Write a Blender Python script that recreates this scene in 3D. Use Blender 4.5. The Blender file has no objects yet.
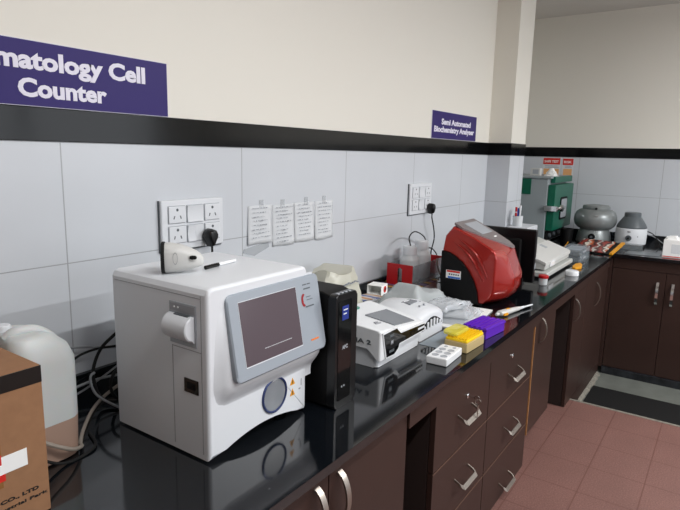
import bpy, bmesh, math, random
from mathutils import Vector, Matrix
random.seed(7)
scn = bpy.context.scene
col = scn.collection
PI = math.pi
CT = 0.755            # worktop height

# ------------------------------------------------------------------ materials
def hx(s):
    s = s.lstrip('#'); v = [int(s[i:i+2], 16)/255 for i in (0, 2, 4)]
    return tuple(c/12.92 if c <= .04045 else ((c+.055)/1.055)**2.4 for c in v) + (1,)

def mat(name, color, rough=.5, metal=0, spec=.5, trans=0, alpha=1, ior=1.45, emit=None, estr=0, coat=0,
        noise=0, nscale=30, bump=0, bscale=60, sss=0):
    m = bpy.data.materials.new(name); m.use_nodes = True
    n = m.node_tree.nodes; l = m.node_tree.links; b = n['Principled BSDF']
    c = hx(color) if isinstance(color, str) else color
    b.inputs['Base Color'].default_value = c
    b.inputs['Roughness'].default_value = rough
    b.inputs['Metallic'].default_value = metal
    b.inputs['Specular IOR Level'].default_value = spec
    b.inputs['Transmission Weight'].default_value = trans
    b.inputs['Alpha'].default_value = alpha
    b.inputs['IOR'].default_value = ior
    b.inputs['Coat Weight'].default_value = coat
    if sss: b.inputs['Subsurface Weight'].default_value = sss; b.inputs['Subsurface Scale'].default_value = .02
    if emit:
        b.inputs['Emission Color'].default_value = hx(emit); b.inputs['Emission Strength'].default_value = estr
    tc = n.new('ShaderNodeTexCoord')
    if noise:
        t = n.new('ShaderNodeTexNoise'); t.inputs['Scale'].default_value = nscale; t.inputs['Detail'].default_value = 6
        l.new(tc.outputs['Object'], t.inputs['Vector'])
        r = n.new('ShaderNodeValToRGB')
        r.color_ramp.elements[0].position = .3; r.color_ramp.elements[1].position = .7
        r.color_ramp.elements[0].color = tuple(max(0, x*(1-noise)) for x in c[:3]) + (1,)
        r.color_ramp.elements[1].color = tuple(min(1, x*(1+noise)) for x in c[:3]) + (1,)
        l.new(t.outputs['Fac'], r.inputs['Fac']); l.new(r.outputs['Color'], b.inputs['Base Color'])
    if bump:
        t = n.new('ShaderNodeTexNoise'); t.inputs['Scale'].default_value = bscale; t.inputs['Detail'].default_value = 4
        l.new(tc.outputs['Object'], t.inputs['Vector'])
        bp = n.new('ShaderNodeBump'); bp.inputs['Strength'].default_value = bump; bp.inputs['Distance'].default_value = .002
        l.new(t.outputs['Fac'], bp.inputs['Height']); l.new(bp.outputs['Normal'], b.inputs['Normal'])
    return m

def math_node(nt, op, a, b=None, clamp=False):
    n = nt.nodes.new('ShaderNodeMath'); n.operation = op; n.use_clamp = clamp
    for i, v in enumerate((a, b)):
        if v is None: continue
        if isinstance(v, (int, float)): n.inputs[i].default_value = v
        else: nt.links.new(v, n.inputs[i])
    return n.outputs[0]

def line_mask(nt, coord, off, step, w):
    """1 on grout lines: coordinate == off + k*step, half-width w"""
    a = math_node(nt, 'SUBTRACT', coord, off - step/2)
    a = math_node(nt, 'DIVIDE', a, step)
    a = math_node(nt, 'FRACT', a)
    a = math_node(nt, 'SUBTRACT', a, .5)
    a = math_node(nt, 'ABSOLUTE', a)
    return math_node(nt, 'LESS_THAN', a, w/step)

def wall_mat(name, axis, off, tile='#cdd1d6', paint='#e9e6dc'):
    """glazed 600x300 wall tiles below the dark band, smooth paint above it"""
    m = bpy.data.materials.new(name); m.use_nodes = True; nt = m.node_tree; n = nt.nodes; l = nt.links
    b = n['Principled BSDF']
    g = n.new('ShaderNodeNewGeometry'); s = n.new('ShaderNodeSeparateXYZ'); l.new(g.outputs['Position'], s.inputs[0])
    h = s.outputs['XYZ'.index(axis)]; z = s.outputs['Z']
    g1 = line_mask(nt, h, off, .603, .0016)
    g2 = line_mask(nt, z, 1.10, .2925, .0013)
    gr = math_node(nt, 'MAXIMUM', g1, g2)
    tx = n.new('ShaderNodeTexNoise'); tx.inputs['Scale'].default_value = 2.5; tx.inputs['Detail'].default_value = 3
    l.new(g.outputs['Position'], tx.inputs['Vector'])
    mp = n.new('ShaderNodeMapRange'); mp.inputs[3].default_value = .94; mp.inputs[4].default_value = 1.06
    l.new(tx.outputs['Fac'], mp.inputs[0])
    def rgb(c):
        r = n.new('ShaderNodeRGB'); r.outputs[0].default_value = hx(c); return r.outputs[0]
    def mix(f, a, c, bt='MIX'):
        x = n.new('ShaderNodeMix'); x.data_type = 'RGBA'; x.blend_type = bt
        if isinstance(f, (int, float)): x.inputs[0].default_value = f
        else: l.new(f, x.inputs[0])
        l.new(a, x.inputs[6]); l.new(c, x.inputs[7]); return x.outputs[2]
    cr = n.new('ShaderNodeCombineColor')
    for i in range(3): l.new(mp.outputs[0], cr.inputs[i])
    t = mix(1.0, rgb(tile), cr.outputs[0], 'MULTIPLY')
    t = mix(gr, t, rgb('#a3a6a9'))
    up = math_node(nt, 'GREATER_THAN', z, 1.43)
    l.new(mix(up, t, rgb(paint)), b.inputs['Base Color'])
    r = math_node(nt, 'MULTIPLY', up, .45); r = math_node(nt, 'ADD', r, .2)
    l.new(r, b.inputs['Roughness'])
    b.inputs['Specular IOR Level'].default_value = .45
    inv = math_node(nt, 'SUBTRACT', 1, math_node(nt, 'MULTIPLY', gr, math_node(nt, 'SUBTRACT', 1, up)))
    bp = n.new('ShaderNodeBump'); bp.inputs['Strength'].default_value = .3; bp.inputs['Distance'].default_value = .001
    l.new(inv, bp.inputs['Height']); l.new(bp.outputs['Normal'], b.inputs['Normal'])
    return m

def granite_mat(name, base='#0c0f13', rough=.07, spec=.85):
    m = bpy.data.materials.new(name); m.use_nodes = True; nt = m.node_tree; n = nt.nodes; l = nt.links
    b = n['Principled BSDF']; g = n.new('ShaderNodeNewGeometry')
    t = n.new('ShaderNodeTexVoronoi'); t.inputs['Scale'].default_value = 420
    l.new(g.outputs['Position'], t.inputs['Vector'])
    r = n.new('ShaderNodeValToRGB'); c = hx(base)
    r.color_ramp.elements[0].color = tuple(x*2.6 for x in c[:3]) + (1,); r.color_ramp.elements[0].position = .05
    r.color_ramp.elements[1].color = c; r.color_ramp.elements[1].position = .3
    l.new(t.outputs['Distance'], r.inputs['Fac'])
    # sparse white scuffs and dried drips that belong to the slab
    s = n.new('ShaderNodeTexNoise'); s.inputs['Scale'].default_value = 38; s.inputs['Detail'].default_value = 8
    s.inputs['Roughness'].default_value = .7; l.new(g.outputs['Position'], s.inputs['Vector'])
    f = math_node(nt, 'GREATER_THAN', s.outputs['Fac'], .735)
    x = n.new('ShaderNodeMix'); x.data_type = 'RGBA'; l.new(f, x.inputs[0]); l.new(r.outputs[0], x.inputs[6])
    x.inputs[7].default_value = hx('#8d9094')
    l.new(x.outputs[2], b.inputs['Base Color'])
    d = n.new('ShaderNodeTexNoise'); d.inputs['Scale'].default_value = 6; d.inputs['Detail'].default_value = 5
    l.new(g.outputs['Position'], d.inputs['Vector'])
    mr = n.new('ShaderNodeMapRange'); mr.inputs[3].default_value = rough*.6; mr.inputs[4].default_value = rough*1.8
    l.new(d.outputs['Fac'], mr.inputs[0]); l.new(mr.outputs[0], b.inputs['Roughness'])
    b.inputs['Specular IOR Level'].default_value = spec
    return m

def floor_mat():
    m = bpy.data.materials.new('red_terrazzo_tile'); m.use_nodes = True; nt = m.node_tree; n = nt.nodes; l = nt.links
    b = n['Principled BSDF']; g = n.new('ShaderNodeNewGeometry'); s = n.new('ShaderNodeSeparateXYZ')
    l.new(g.outputs['Position'], s.inputs[0])
    gr = math_node(nt, 'MAXIMUM', line_mask(nt, s.outputs[0], 2.85, .24, .0022), line_mask(nt, s.outputs[1], -.927, .227, .0022))
    v = n.new('ShaderNodeTexNoise'); v.inputs['Scale'].default_value = 170; v.inputs['Detail'].default_value = 5
    l.new(g.outputs['Position'], v.inputs['Vector'])
    r = n.new('ShaderNodeValToRGB'); e = r.color_ramp.elements
    e[0].position = .32; e[0].color = hx('#71504b'); e[1].position = .5; e[1].color = hx('#7f5b54')
    k = e.new(.7); k.color = hx('#8f6d62')
    l.new(v.outputs['Fac'], r.inputs['Fac'])
    w = n.new('ShaderNodeTexNoise'); w.inputs['Scale'].default_value = 5; w.inputs['Detail'].default_value = 4
    l.new(g.outputs['Position'], w.inputs['Vector'])
    mr = n.new('ShaderNodeMapRange'); mr.inputs[3].default_value = .8; mr.inputs[4].default_value = 1.15; l.new(w.outputs['Fac'], mr.inputs[0])
    cc = n.new('ShaderNodeCombineColor'); [l.new(mr.outputs[0], cc.inputs[i]) for i in range(3)]
    x = n.new('ShaderNodeMix'); x.data_type = 'RGBA'; x.blend_type = 'MULTIPLY'; x.inputs[0].default_value = 1
    l.new(r.outputs[0], x.inputs[6]); l.new(cc.outputs[0], x.inputs[7])
    y = n.new('ShaderNodeMix'); y.data_type = 'RGBA'; l.new(gr, y.inputs[0]); l.new(x.outputs[2], y.inputs[6])
    y.inputs[7].default_value = hx('#6a463f'); l.new(y.outputs[2], b.inputs['Base Color'])
    b.inputs['Roughness'].default_value = .42
    return m

def stripes_mat(name, cols, scale, axis=0, rough=.3, wobble=.02):
    m = bpy.data.materials.new(name); m.use_nodes = True; nt = m.node_tree; n = nt.nodes; l = nt.links
    b = n['Principled BSDF']; tc = n.new('ShaderNodeTexCoord'); s = n.new('ShaderNodeSeparateXYZ')
    l.new(tc.outputs['Object'], s.inputs[0])
    wv = n.new('ShaderNodeTexVoronoi'); wv.inputs['Scale'].default_value = 16; l.new(tc.outputs['Object'], wv.inputs['Vector'])
    wob = math_node(nt, 'MULTIPLY', wv.outputs['Distance'], wobble)
    f = math_node(nt, 'FRACT', math_node(nt, 'MULTIPLY', math_node(nt, 'ADD', s.outputs[axis], wob), scale))
    r = n.new('ShaderNodeValToRGB'); r.color_ramp.interpolation = 'CONSTANT'
    e = r.color_ramp.elements
    for i, c in enumerate(cols):
        k = e[i] if i < 2 else e.new(i/len(cols))
        k.position = i/len(cols); k.color = hx(c)
    l.new(f, r.inputs['Fac']); l.new(r.outputs[0], b.inputs['Base Color']); b.inputs['Roughness'].default_value = rough
    return m

M = dict(
    wall_x=wall_mat('wall_finish_left', 'X', .741), wall_y=wall_mat('wall_finish_far', 'Y', -.262),
    ceil=mat('ceiling_paint', '#d9d6d0', .9), granite=granite_mat('black_granite'),
    band=granite_mat('band_granite', '#0b0c0e', .10, .25), floor=floor_mat(),
    grey_tile=mat('grey_floor_tile', '#6f726c', .35, noise=.12, nscale=14),
    dark_tile=mat('dark_marbled_tile', '#24262a', .3, noise=.7, nscale=22),
    mortar=mat('mortar', '#7f7a70', .9, noise=.25, nscale=50),
    lam=mat('brown_laminate', '#382722', .42, spec=.4, noise=.06, nscale=9),
    lam_edge=mat('laminate_edge', '#6a5144', .5), oak=mat('bare_board_edge', '#a5754a', .6, noise=.2, nscale=40),
    carc=mat('carcass_board', '#2c201d', .7),
    steel=mat('brushed_steel', '#a89f96', .42, metal=1), chrome=mat('chrome', '#f0f0f0', .12, metal=1),
    white=mat('white_plastic', '#dde0e4', .36), cream=mat('warm_white_plastic', '#cdcdca', .4), dull=mat('dull_white_plastic', '#babbb7', .45),  # dull is a plain, evenly greyer white
    white_gloss=mat('white_gloss_plastic', '#eceef0', .2), seam=mat('panel_seam', '#9a9b9f', .6),
    bezel=mat('blue_grey_plastic', '#98a0a9', .35), bezel2=mat('grey_plastic', '#a4a8ae', .4),
    screen=mat('dark_screen_glass', '#55484e', .16, spec=.6), screen_lit=mat('grey_screen', '#7b7f84', .25),
    lcd=mat('lcd_blue', '#27357c', .2, emit='#4a60d8', estr=.08),
    black=mat('black_plastic', '#0b0b0d', .3), blackm=mat('matt_black_plastic', '#0b0b0c', .55, spec=.25),
    blackg=mat('gloss_black_plastic', '#0a0a0c', .08), rubber=mat('black_rubber', '#0d0d0d', .75),
    red=mat('metallic_red_shell', '#a01f17', .25, metal=.25, coat=.5), redp=mat('red_plastic', '#b3141a', .35),
    card=mat('corrugated_card', '#936b4c', .8, noise=.06, nscale=60), card_top=mat('card_top', '#b08a66', .8),
    tape=mat('black_tape', '#15120f', .3), ink=mat('black_ink', '#1c1a1a', .6), ink_soft=mat('pen_ink', '#9499a1', .8),
    paper=mat('paper', '#d6d9dc', .8), celltape=mat('sticky_tape', '#e2e5e8', .25, alpha=.3), paperw=mat('bright_paper', '#f2f2f0', .7),
    purple=mat('purple_sign', '#2c1d68', .45, spec=.3), signedge=mat('sign_edge', '#d5d3e6', .5), lettering=mat('white_letters', '#e9e7f4', .5),
    yellow=mat('yellow_plastic', '#fbd21c', .4), yellow_clear=mat('yellow_clear_lid', '#e3d84e', .3, alpha=.62),
    frost=mat('frosted_plastic', '#e6eaec', .35, trans=.15, alpha=.85), frost_tan=mat('frosted_box', '#e0c890', .35, trans=.3),
    violet=mat('purple_plastic', '#5c1fb4', .35), jerry=mat('translucent_can', '#c6cac9', .42, sss=.2),
    liquid=mat('brown_liquid', '#a78b7b', .42), clear=mat('clear_film', '#dfe4e8', .18, alpha=.38),
    film=mat('milky_film', '#bcc2c3', .32, alpha=.88), bag=mat('crumpled_bag', '#dddbcb', .35, trans=.2, alpha=.92, bump=.8, bscale=40),
    acrylic=mat('smoked_acrylic', '#9aa3a8', .12, alpha=.42), green=mat('green_enamel', '#0a5f4a', .35),
    green_d=mat('green_enamel_edge', '#0c5f48', .4), greyen=mat('grey_enamel', '#9aa3a6', .4), hammer=mat('hammered_grey', '#868b8b', .35, metal=.3, bump=.25, bscale=160),
    darkgrey=mat('dark_grey_enamel', '#565c60', .4), orange=mat('orange_plastic', '#f07d1c', .4), amber=mat('amber_plastic', '#e8a01c', .4),
    blue=mat('blue_plastic', '#1f3fa8', .4), bluelab=mat('blue_print', '#2f6fc8', .5), redlab=mat('red_print', '#d2281f', .5),
    skin_tan=mat('orange_print', '#e9b077', .6), beige=mat('beige_tube', '#978d82', .45), greycord=mat('grey_cord', '#8c8f92', .5),
    teal=mat('teal_print', '#4b8c7c', .5), window=mat('window_glass', '#dbe6ee', .1), tube_on=mat('lamp_tube', '#ffffff', .5, emit='#fff8ee', estr=6),
    mag=stripes_mat('magazine_cover', ['#3c3038', '#c9a65a', '#4a3a44', '#7a6a9a'], 11, 0),
    strips=stripes_mat('printed_cards', ['#5a2420', '#c9c4bd', '#8c2f26', '#2a2022', '#d06a3a', '#e8dfd2', '#4a2a28', '#a8453a'], 7.2, 1, wobble=.05),
)

# ------------------------------------------------------------------ mesh building
class MB:
    def __init__(s): s.bm = bmesh.new()
    def _bev(s, faces, r, seg):
        es = {e for f in faces for e in f.edges}
        bmesh.ops.bevel(s.bm, geom=list(es), offset=r, segments=seg, profile=.5, affect='EDGES')
    def box(s, x0, x1, y0, y1, z0, z1, bev=0, seg=2):
        v = [s.bm.verts.new((x, y, z)) for x in (x0, x1) for y in (y0, y1) for z in (z0, z1)]
        fs = [s.bm.faces.new([v[i] for i in q]) for q in ((0,1,3,2), (4,6,7,5), (0,4,5,1), (2,3,7,6), (0,2,6,4), (1,5,7,3))]
        if bev: s._bev(fs, min(bev, .49*min(abs(x1-x0), abs(y1-y0), abs(z1-z0))), seg)
        return s
    def prism(s, pts, axis, a, b, bev=0, seg=2):
        """polygon in the other two axes, extruded along axis from a to b"""
        def P(p, t):
            return {'X': (t, p[0], p[1]), 'Y': (p[0], t, p[1]), 'Z': (p[0], p[1], t)}[axis]
        A = [s.bm.verts.new(P(p, a)) for p in pts]; B = [s.bm.verts.new(P(p, b)) for p in pts]
        n = len(pts); fs = [s.bm.faces.new(A), s.bm.faces.new(list(reversed(B)))]
        for i in range(n): fs.append(s.bm.faces.new((A[i], B[i], B[(i+1) % n], A[(i+1) % n])))
        if bev:
            es = set(fs[0].edges) | set(fs[1].edges)
            bmesh.ops.bevel(s.bm, geom=list(es), offset=bev, segments=seg, profile=.5, affect='EDGES')
        return s
    def loft(s, rings, cap=True, closed=True):
        R = [[s.bm.verts.new(p) for p in r] for r in rings]; n = len(R[0])
        for a, b in zip(R, R[1:]):
            for i in range(n if closed else n-1):
                j = (i+1) % n; s.bm.faces.new((a[i], a[j], b[j], b[i]))
        if cap and closed:
            s.bm.faces.new(list(reversed(R[0]))); s.bm.faces.new(R[-1])
        return s
    def lathe(s, prof, c=(0, 0, 0), n=32, axis='Z'):
        rings = []
        for r, h in prof:
            ring = []
            for i in range(n):
                a = 2*PI*i/n; u, v = r*math.cos(a), r*math.sin(a)
                p = {'Z': (u, v, h), 'Y': (u, h, v), 'X': (h, u, v)}[axis]
                ring.append((c[0]+p[0], c[1]+p[1], c[2]+p[2]))
            rings.append(ring)
        return s.loft(rings)
    def tube(s, pts, r, n=8, smooth=6):
        P = [Vector(p) for p in pts]
        if smooth and len(P) > 2:
            Q = []
            E = [2*P[0]-P[1]] + P + [2*P[-1]-P[-2]]
            for i in range(1, len(E)-2):
                for k in range(smooth):
                    t = k/smooth
                    Q.append(.5*((2*E[i]) + (-E[i-1]+E[i+1])*t + (2*E[i-1]-5*E[i]+4*E[i+1]-E[i+2])*t*t + (-E[i-1]+3*E[i]-3*E[i+1]+E[i+2])*t**3))
            Q.append(P[-1]); P = Q
        rings = []; up = Vector((0, 0, 1))
        for i, p in enumerate(P):
            d = (P[min(i+1, len(P)-1)] - P[max(i-1, 0)]).normalized()
            a = d.cross(up)
            if a.length < .05: a = d.cross(Vector((1, 0, 0)))
            a.normalize(); b = a.cross(d).normalized()
            rr = r[i*len(r)//len(P)] if isinstance(r, (list, tuple)) else r
            rings.append([tuple(p + a*rr*math.cos(2*PI*k/n) + b*rr*math.sin(2*PI*k/n)) for k in range(n)])
        return s.loft(rings)
    def build(s, name, m, parent=None, ang=38, smooth=True):
        me = bpy.data.meshes.new(name)
        bmesh.ops.recalc_face_normals(s.bm, faces=s.bm.faces)
        s.bm.to_mesh(me); s.bm.free()
        o = bpy.data.objects.new(name, me)
        me.materials.append(M[m] if isinstance(m, str) else m)
        if smooth:
            me.shade_smooth(); me.set_sharp_from_angle(angle=math.radians(ang))
        if smooth and len(me.polygons) < 6000:
            wn = o.modifiers.new('weighted_normal', 'WEIGHTED_NORMAL'); wn.keep_sharp = True; wn.weight = 80
        if parent is not None:
            org = origin(parent); me.transform(Matrix.Translation(-org)); o.parent = parent
        col.objects.link(o); return o

def origin(o):
    """world origin of a thing or of its (unmoved) part"""
    v = Vector(o.location)
    while o.parent: o = o.parent; v = v + Vector(o.location)
    return v

def tag(o, label=None, cat=None, group=None, kind=None):
    if label: o['label'] = label
    if cat: o['category'] = cat
    if group: o['group'] = group
    if kind: o['kind'] = kind
    return o
def thing(name, loc, label, cat, group=None):
    e = bpy.data.objects.new(name, None); e.empty_display_size = .05; e.location = loc; col.objects.link(e)
    return tag(e, label, cat, group)
def lone(o, label, cat, group=None):
    """re-centre a single-mesh thing on its base and describe it"""
    me = o.data; vs = [v.co for v in me.vertices]
    c = Vector(((min(v.x for v in vs)+max(v.x for v in vs))/2, (min(v.y for v in vs)+max(v.y for v in vs))/2, min(v.z for v in vs)))
    me.transform(Matrix.Translation(-c)); o.location = c
    return tag(o, label, cat, group)
def struct(o): o['kind'] = 'structure'; return o
def spin(o, deg, tilt=0, roll=0): o.rotation_euler = (math.radians(tilt), math.radians(roll), math.radians(deg)); return o

def text(name, s, m, parent, org, u, v, width, height, bold=.0, depth=.0006):
    """lettering fitted to width x height; org = lower-left corner, u = reading direction, v = up"""
    cu = bpy.data.curves.new(name, 'FONT'); cu.body = s; cu.extrude = .01; cu.offset = bold; cu.resolution_u = 3
    t = bpy.data.objects.new(name, cu); col.objects.link(t)
    dg = bpy.context.evaluated_depsgraph_get(); me = bpy.data.meshes.new_from_object(t.evaluated_get(dg))
    col.objects.unlink(t); bpy.data.objects.remove(t)
    xs = [p.co.x for p in me.vertices]; ys = [p.co.y for p in me.vertices]
    x0, x1, y0, y1 = min(xs), max(xs), min(ys), max(ys)
    u = Vector(u).normalized(); v = Vector(v).normalized(); w = u.cross(v); O = Vector(org) - (origin(parent) if parent else Vector())
    for p in me.vertices:
        c = p.co
        p.co = O + u*((c.x-x0)/(x1-x0)*width) + v*((c.y-y0)/(y1-y0)*height) + w*(depth if c.z > 0 else -.0002)
    me.materials.clear(); me.materials.append(M[m])
    o = bpy.data.objects.new(name, me); o.parent = parent; col.objects.link(o); return o

def rrect(x0, x1, y0, y1, r, n=5):
    P = []
    for cx, cy, a0 in ((x1-r, y1-r, 0), (x0+r, y1-r, 90), (x0+r, y0+r, 180), (x1-r, y0+r, 270)):
        for k in range(n+1):
            a = math.radians(a0+90*k/n); P.append((cx+r*math.cos(a), cy+r*math.sin(a)))
    return P
def sstep(a, b, x):
    t = max(0, min(1, (x-a)/(b-a))); return t*t*(3-2*t)

# ================================================================== the room
H = 2.505; XF = 4.95; XB = -2.2; YR = -4.2; YN = .45
m = MB(); m.box(XB, 3.60, 0, .12, 0, H); struct(m.build('wall_left', 'wall_x'))
m = MB(); m.box(3.60, XF+.12, YN, YN+.12, -.1, H); struct(m.build('wall_left_recess', 'wall_x'))
m = MB(); m.box(3.56, 3.846, -.146, YN, 0, H); struct(m.build('wall_pillar', 'wall_x'))
m = MB(); m.box(XF, XF+.12, YR, YN, -.1, H); struct(m.build('wall_far', 'wall_y'))
m = MB(); m.box(XB-.12, XB, YR, 0, 0, H); struct(m.build('wall_back', 'wall_y'))
# right wall with a wide window
m = MB()
WX0, WX1, WZ0, WZ1 = 1.2, 4.3, 1.0, 2.25
m.box(XB, WX0, YR-.12, YR, 0, H); m.box(WX1, XF+.12, YR-.12, YR, -.1, H)
m.box(WX0, WX1, YR-.12, YR, 0, WZ0); m.box(WX0, WX1, YR-.12, YR, WZ1, H)
struct(m.build('wall_right', 'wall_x'))
m = MB()
for a in (WX0, (WX0+WX1)/2, WX1-.05): m.box(a, a+.05, YR-.09, YR-.03, WZ0, WZ1)
m.box(WX0, WX1, YR-.09, YR-.03, WZ0, WZ0+.05); m.box(WX0, WX1, YR-.09, YR-.03, WZ1-.05, WZ1)
struct(m.build('window_1', 'greyen'))
m = MB(); m.box(XB, XF, YR, YN, H, H+.12); struct(m.build('ceiling', 'ceil'))
m = MB(); m.box(XB, 3.335, YR, .0, -.12, 0); struct(m.build('floor', 'floor'))
m = MB(); m.box(3.335, XF, YR, YN, -.14, -.10); struct(m.build('floor_sunken', 'grey_tile'))
m = MB(); m.box(3.335, 3.885, YR, -.71, -.1002, -.094)
struct(m.build('floor_black_strip', 'rubber'))
m = MB(); m.box(3.32, 3.34, YR, -.66, -.05, .002, .002); struct(m.build('trim_5', 'mortar'))
m = MB(); m.box(4.175, 4.21, YR, -.70, -.10, -.052, .002); struct(m.build('baseboard_far', 'dark_tile'))
# rough mortar fillet along the foot of the corner cupboard
m = MB(); rings = []
for i in range(24):
    x = 3.34+.8*i/23; w = .016+.014*random.random(); z = .0
    rings.append([(x, -.682, -.1), (x, -.682-w, -.1), (x, -.682-w*.5, -.088+z), (x, -.682, -.082+z)])
m.loft(rings); struct(m.build('trim_6', 'mortar'))
# black granite band along the walls
m = MB(); m.box(XB, 3.556, -.005, 0, 1.393, 1.469, .002); struct(m.build('trim_1', 'band'))
m = MB(); m.box(XF-.005, XF, YR, YN, 1.395, 1.472, .002); struct(m.build('trim_2', 'band'))
m = MB(); m.box(3.556, 3.851, -.151, -.0, 1.393, 1.469, .002); struct(m.build('trim_3', 'band'))
m = MB(); m.box(3.846, XF-.012, YN-.005, YN, 1.393, 1.469, .002); struct(m.build('trim_4', 'band'))
# granite upstand behind the worktop
m = MB(); m.box(-.6, 3.548, -.014, 0, CT, .813, .002); struct(m.build('baseboard_left', 'granite'))
m = MB(); m.box(XF-.014, XF, -3., YN-.02, CT, .813, .002); struct(m.build('baseboard_far_worktop', 'granite'))

# ================================================================== worktop and cupboards
m = MB()
m.prism([(-.6, 0), (-.6, -.71), (4.17, -.71), (4.17, -3.0), (XF, -3.0), (XF, YN-.01), (3.85, YN-.01), (3.85, -.148), (3.556, -.148), (3.556, 0)],
        'Z', CT-.022, CT, .0022, 2)
lone(m.build('worktop', 'granite'), 'long L-shaped polished black granite worktop running round the corner on the cupboards', 'worktop')

def bow_handle(p, d, out, L, parent, m='steel', name='handle', off=.028, w=.008):
    """curved pull: p centre, d long direction, out away from the door"""
    p, d, out = Vector(p), Vector(d), Vector(out); side = d.cross(out); rings = []
    for i in range(15):
        t = i/14; a = (t-.5)*L; h = off*math.sin(PI*t)**.6 if 0 < t < 1 else 0
        q = p + d*a + out*h; th = .0025
        rings.append([tuple(q+side*w*s1+out*th*s2) for s1, s2 in ((-1, -1), (1, -1), (1, 1), (-1, 1))])
    k = MB().loft(rings); return k.build(name, m, parent)
def u_handle(x, z, y, L, parent):
    """flat bar pull: returns rise from the low bar back to the drawer front"""
    L = .116; w = .008; path = []
    for sx, dy, dz in ((-1, .001, .008), (-1, -.024, -.004), (-.92, -.032, -.010), (.92, -.032, -.010), (1, -.024, -.004), (1, .001, .008)):
        path.append(Vector((x+sx*L/2, y+dy, z+dz)))
    rings = []
    for i, q in enumerate(path):
        d = (path[min(i+1, 5)]-path[max(i-1, 0)]).normalized(); n_ = Vector((0, .55, .83)); m_ = d.cross(n_).normalized()
        rings.append([tuple(q+n_*w*a_+m_*.0022*b_) for a_, b_ in ((-1, -1), (1, -1), (1, 1), (-1, 1))])
    return MB().loft(rings).build('handle', 'steel', parent, 20)
def lock(x, z, y, parent, keys=False):
    k = MB(); k.lathe([(.009, y+.001), (.009, y-.004), (.006, y-.006), (.0, y-.006)], (x, 0, z), 20, 'Y')
    o = k.build('lock', 'chrome', parent)
    return o
def key_bunch(x, z, y):
    t = thing('key', (x, y-.008, z), 'small steel key with a second key hanging from its ring in the drawer lock', 'key')
    k = MB(); k.box(x-.001, x+.001, y-.028, y-.006, z-.003, z+.003); k.lathe([(.009, -.001), (.009, .001)], (x, y-.034, z), 16, 'X')
    k.build('inserted_key', 'chrome', t)
    k = MB(); pts = [(x, y-.038+.010*math.cos(a), z-.012+.010*math.sin(a)) for a in [i*2*PI/14 for i in range(15)]]
    k.tube(pts, .0012, 6, 1); k.build('ring', 'steel', t)
    k = MB(); k.box(x-.006, x+.006, y-.040, y-.038, z-.042, z-.022, .001); k.box(x-.002, x+.002, y-.040, y-.038, z-.065, z-.042)
    k.build('hanging_key', 'steel', t); return t

YD = -.68
def carcass(t, x0, x1, z0, z1, y0=-.66, y1=-.02):
    k = MB(); w = .018
    k.box(x0, x0+w, y0, y1, z0, z1); k.box(x1-w, x1, y0, y1, z0, z1)
    k.box(x0+w, x1-w, y0, y1, z0, z0+w); k.box(x0+w, x1-w, y1-.01, y1, z0+w, z1); k.box(x0+w, x1-w, y0, y1, z1-w, z1)
    k.build('carcass', 'carc', t)
def door(t, x0, x1, z0, z1, hxpos, hz, L=.13, hm='steel', edge=False):
    k = MB(); k.box(x0+.0015, x1-.0015, YD, -.662, z0, z1, .0012); d = k.build('door', 'lam', t)
    bow_handle((hxpos, YD, hz), (0, 0, 1), (0, -1, 0), L, d, hm)
    if edge:
        k = MB(); k.box(x0-.006, x0+.0014, YD-.002, -.662, z0, z1); k.build('edge_strip', 'oak', d)
    return d
def drawer(t, x0, x1, z0, z1, hxp, hz, lk=None):
    k = MB(); k.box(x0+.0015, x1-.0015, YD, -.662, z0+.0015, z1-.0015, .0012); d = k.build('drawer', 'lam', t)
    u_handle(hxp, hz, YD, .105, d)
    k = MB(); k.box(x0+.0015, x1-.0015, YD-.0006, YD+.001, z1-.0035, z1-.0012); k.build('edge_strip', 'lam_edge', d)
    if lk: lock(lk[0], lk[1], YD, d)
    return d

t = thing('base_cupboard', (.907, -.66, 0), 'brown laminate cupboard with two doors under the near end of the worktop', 'cupboard')
carcass(t, .55, 1.265, 0, .731)
door(t, .551, .907, .0, .729, .862, .63); door(t, .907, 1.264, .0, .729, .945, .63)
t = thing('base_cupboard', (.2, -.66, 0), 'brown laminate cupboard nearest to the viewer, below the carton', 'cupboard')
carcass(t, -.18, .548, 0, .731); door(t, -.18, .18, 0, .729, .13, .63); door(t, .18, .547, 0, .729, .22, .63)

t = thing('drawer_unit', (1.67, -.66, 0), 'brown three-drawer unit with keys hanging in its top lock, right of the dark knee space', 'drawers')
carcass(t, 1.446, 1.899, 0, .731)
drawer(t, 1.446, 1.899, .437, .66, 1.675, .553, (1.686, .606)); drawer(t, 1.446, 1.899, .214, .437, 1.68, .325); drawer(t, 1.446, 1.899, .003, .214, 1.68, .10)
key_bunch(1.686, .606, YD)
t = thing('drawer_unit', (2.16, -.66, 0), 'wider brown three-drawer unit with an empty keyhole, standing by the red floor', 'drawers')
carcass(t, 1.901, 2.428, 0, .731)
drawer(t, 1.901, 2.428, .437, .66, 2.17, .535, (2.14, .612)); drawer(t, 1.901, 2.428, .214, .437, 2.165, .312); drawer(t, 1.901, 2.428, .003, .214, 2.155, .072)
t = thing('base_cupboard', (2.62, -.66, 0), 'narrow raised brown cupboard with a bare board edge left of its single door', 'cupboard')
carcass(t, 2.436, 2.797, .147, .731); k = MB(); k.box(2.45, 2.785, -.58, -.10, 0, .1465); k.build('plinth', 'carc', t); door(t, 2.445, 2.797, .147, .660, 2.53, .62, .12, edge=True)
t = thing('base_cupboard', (3.68, -.66, 0), 'two-door brown cupboard with bow handles in the corner of the worktop', 'cupboard')
carcass(t, 3.19, 4.165, .003, .731, y1=-.17)
k = MB(); k.box(4.1655, 4.196, -.700, -.668, -.05, .731); k.build('filler_strip', 'lam', t)
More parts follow.
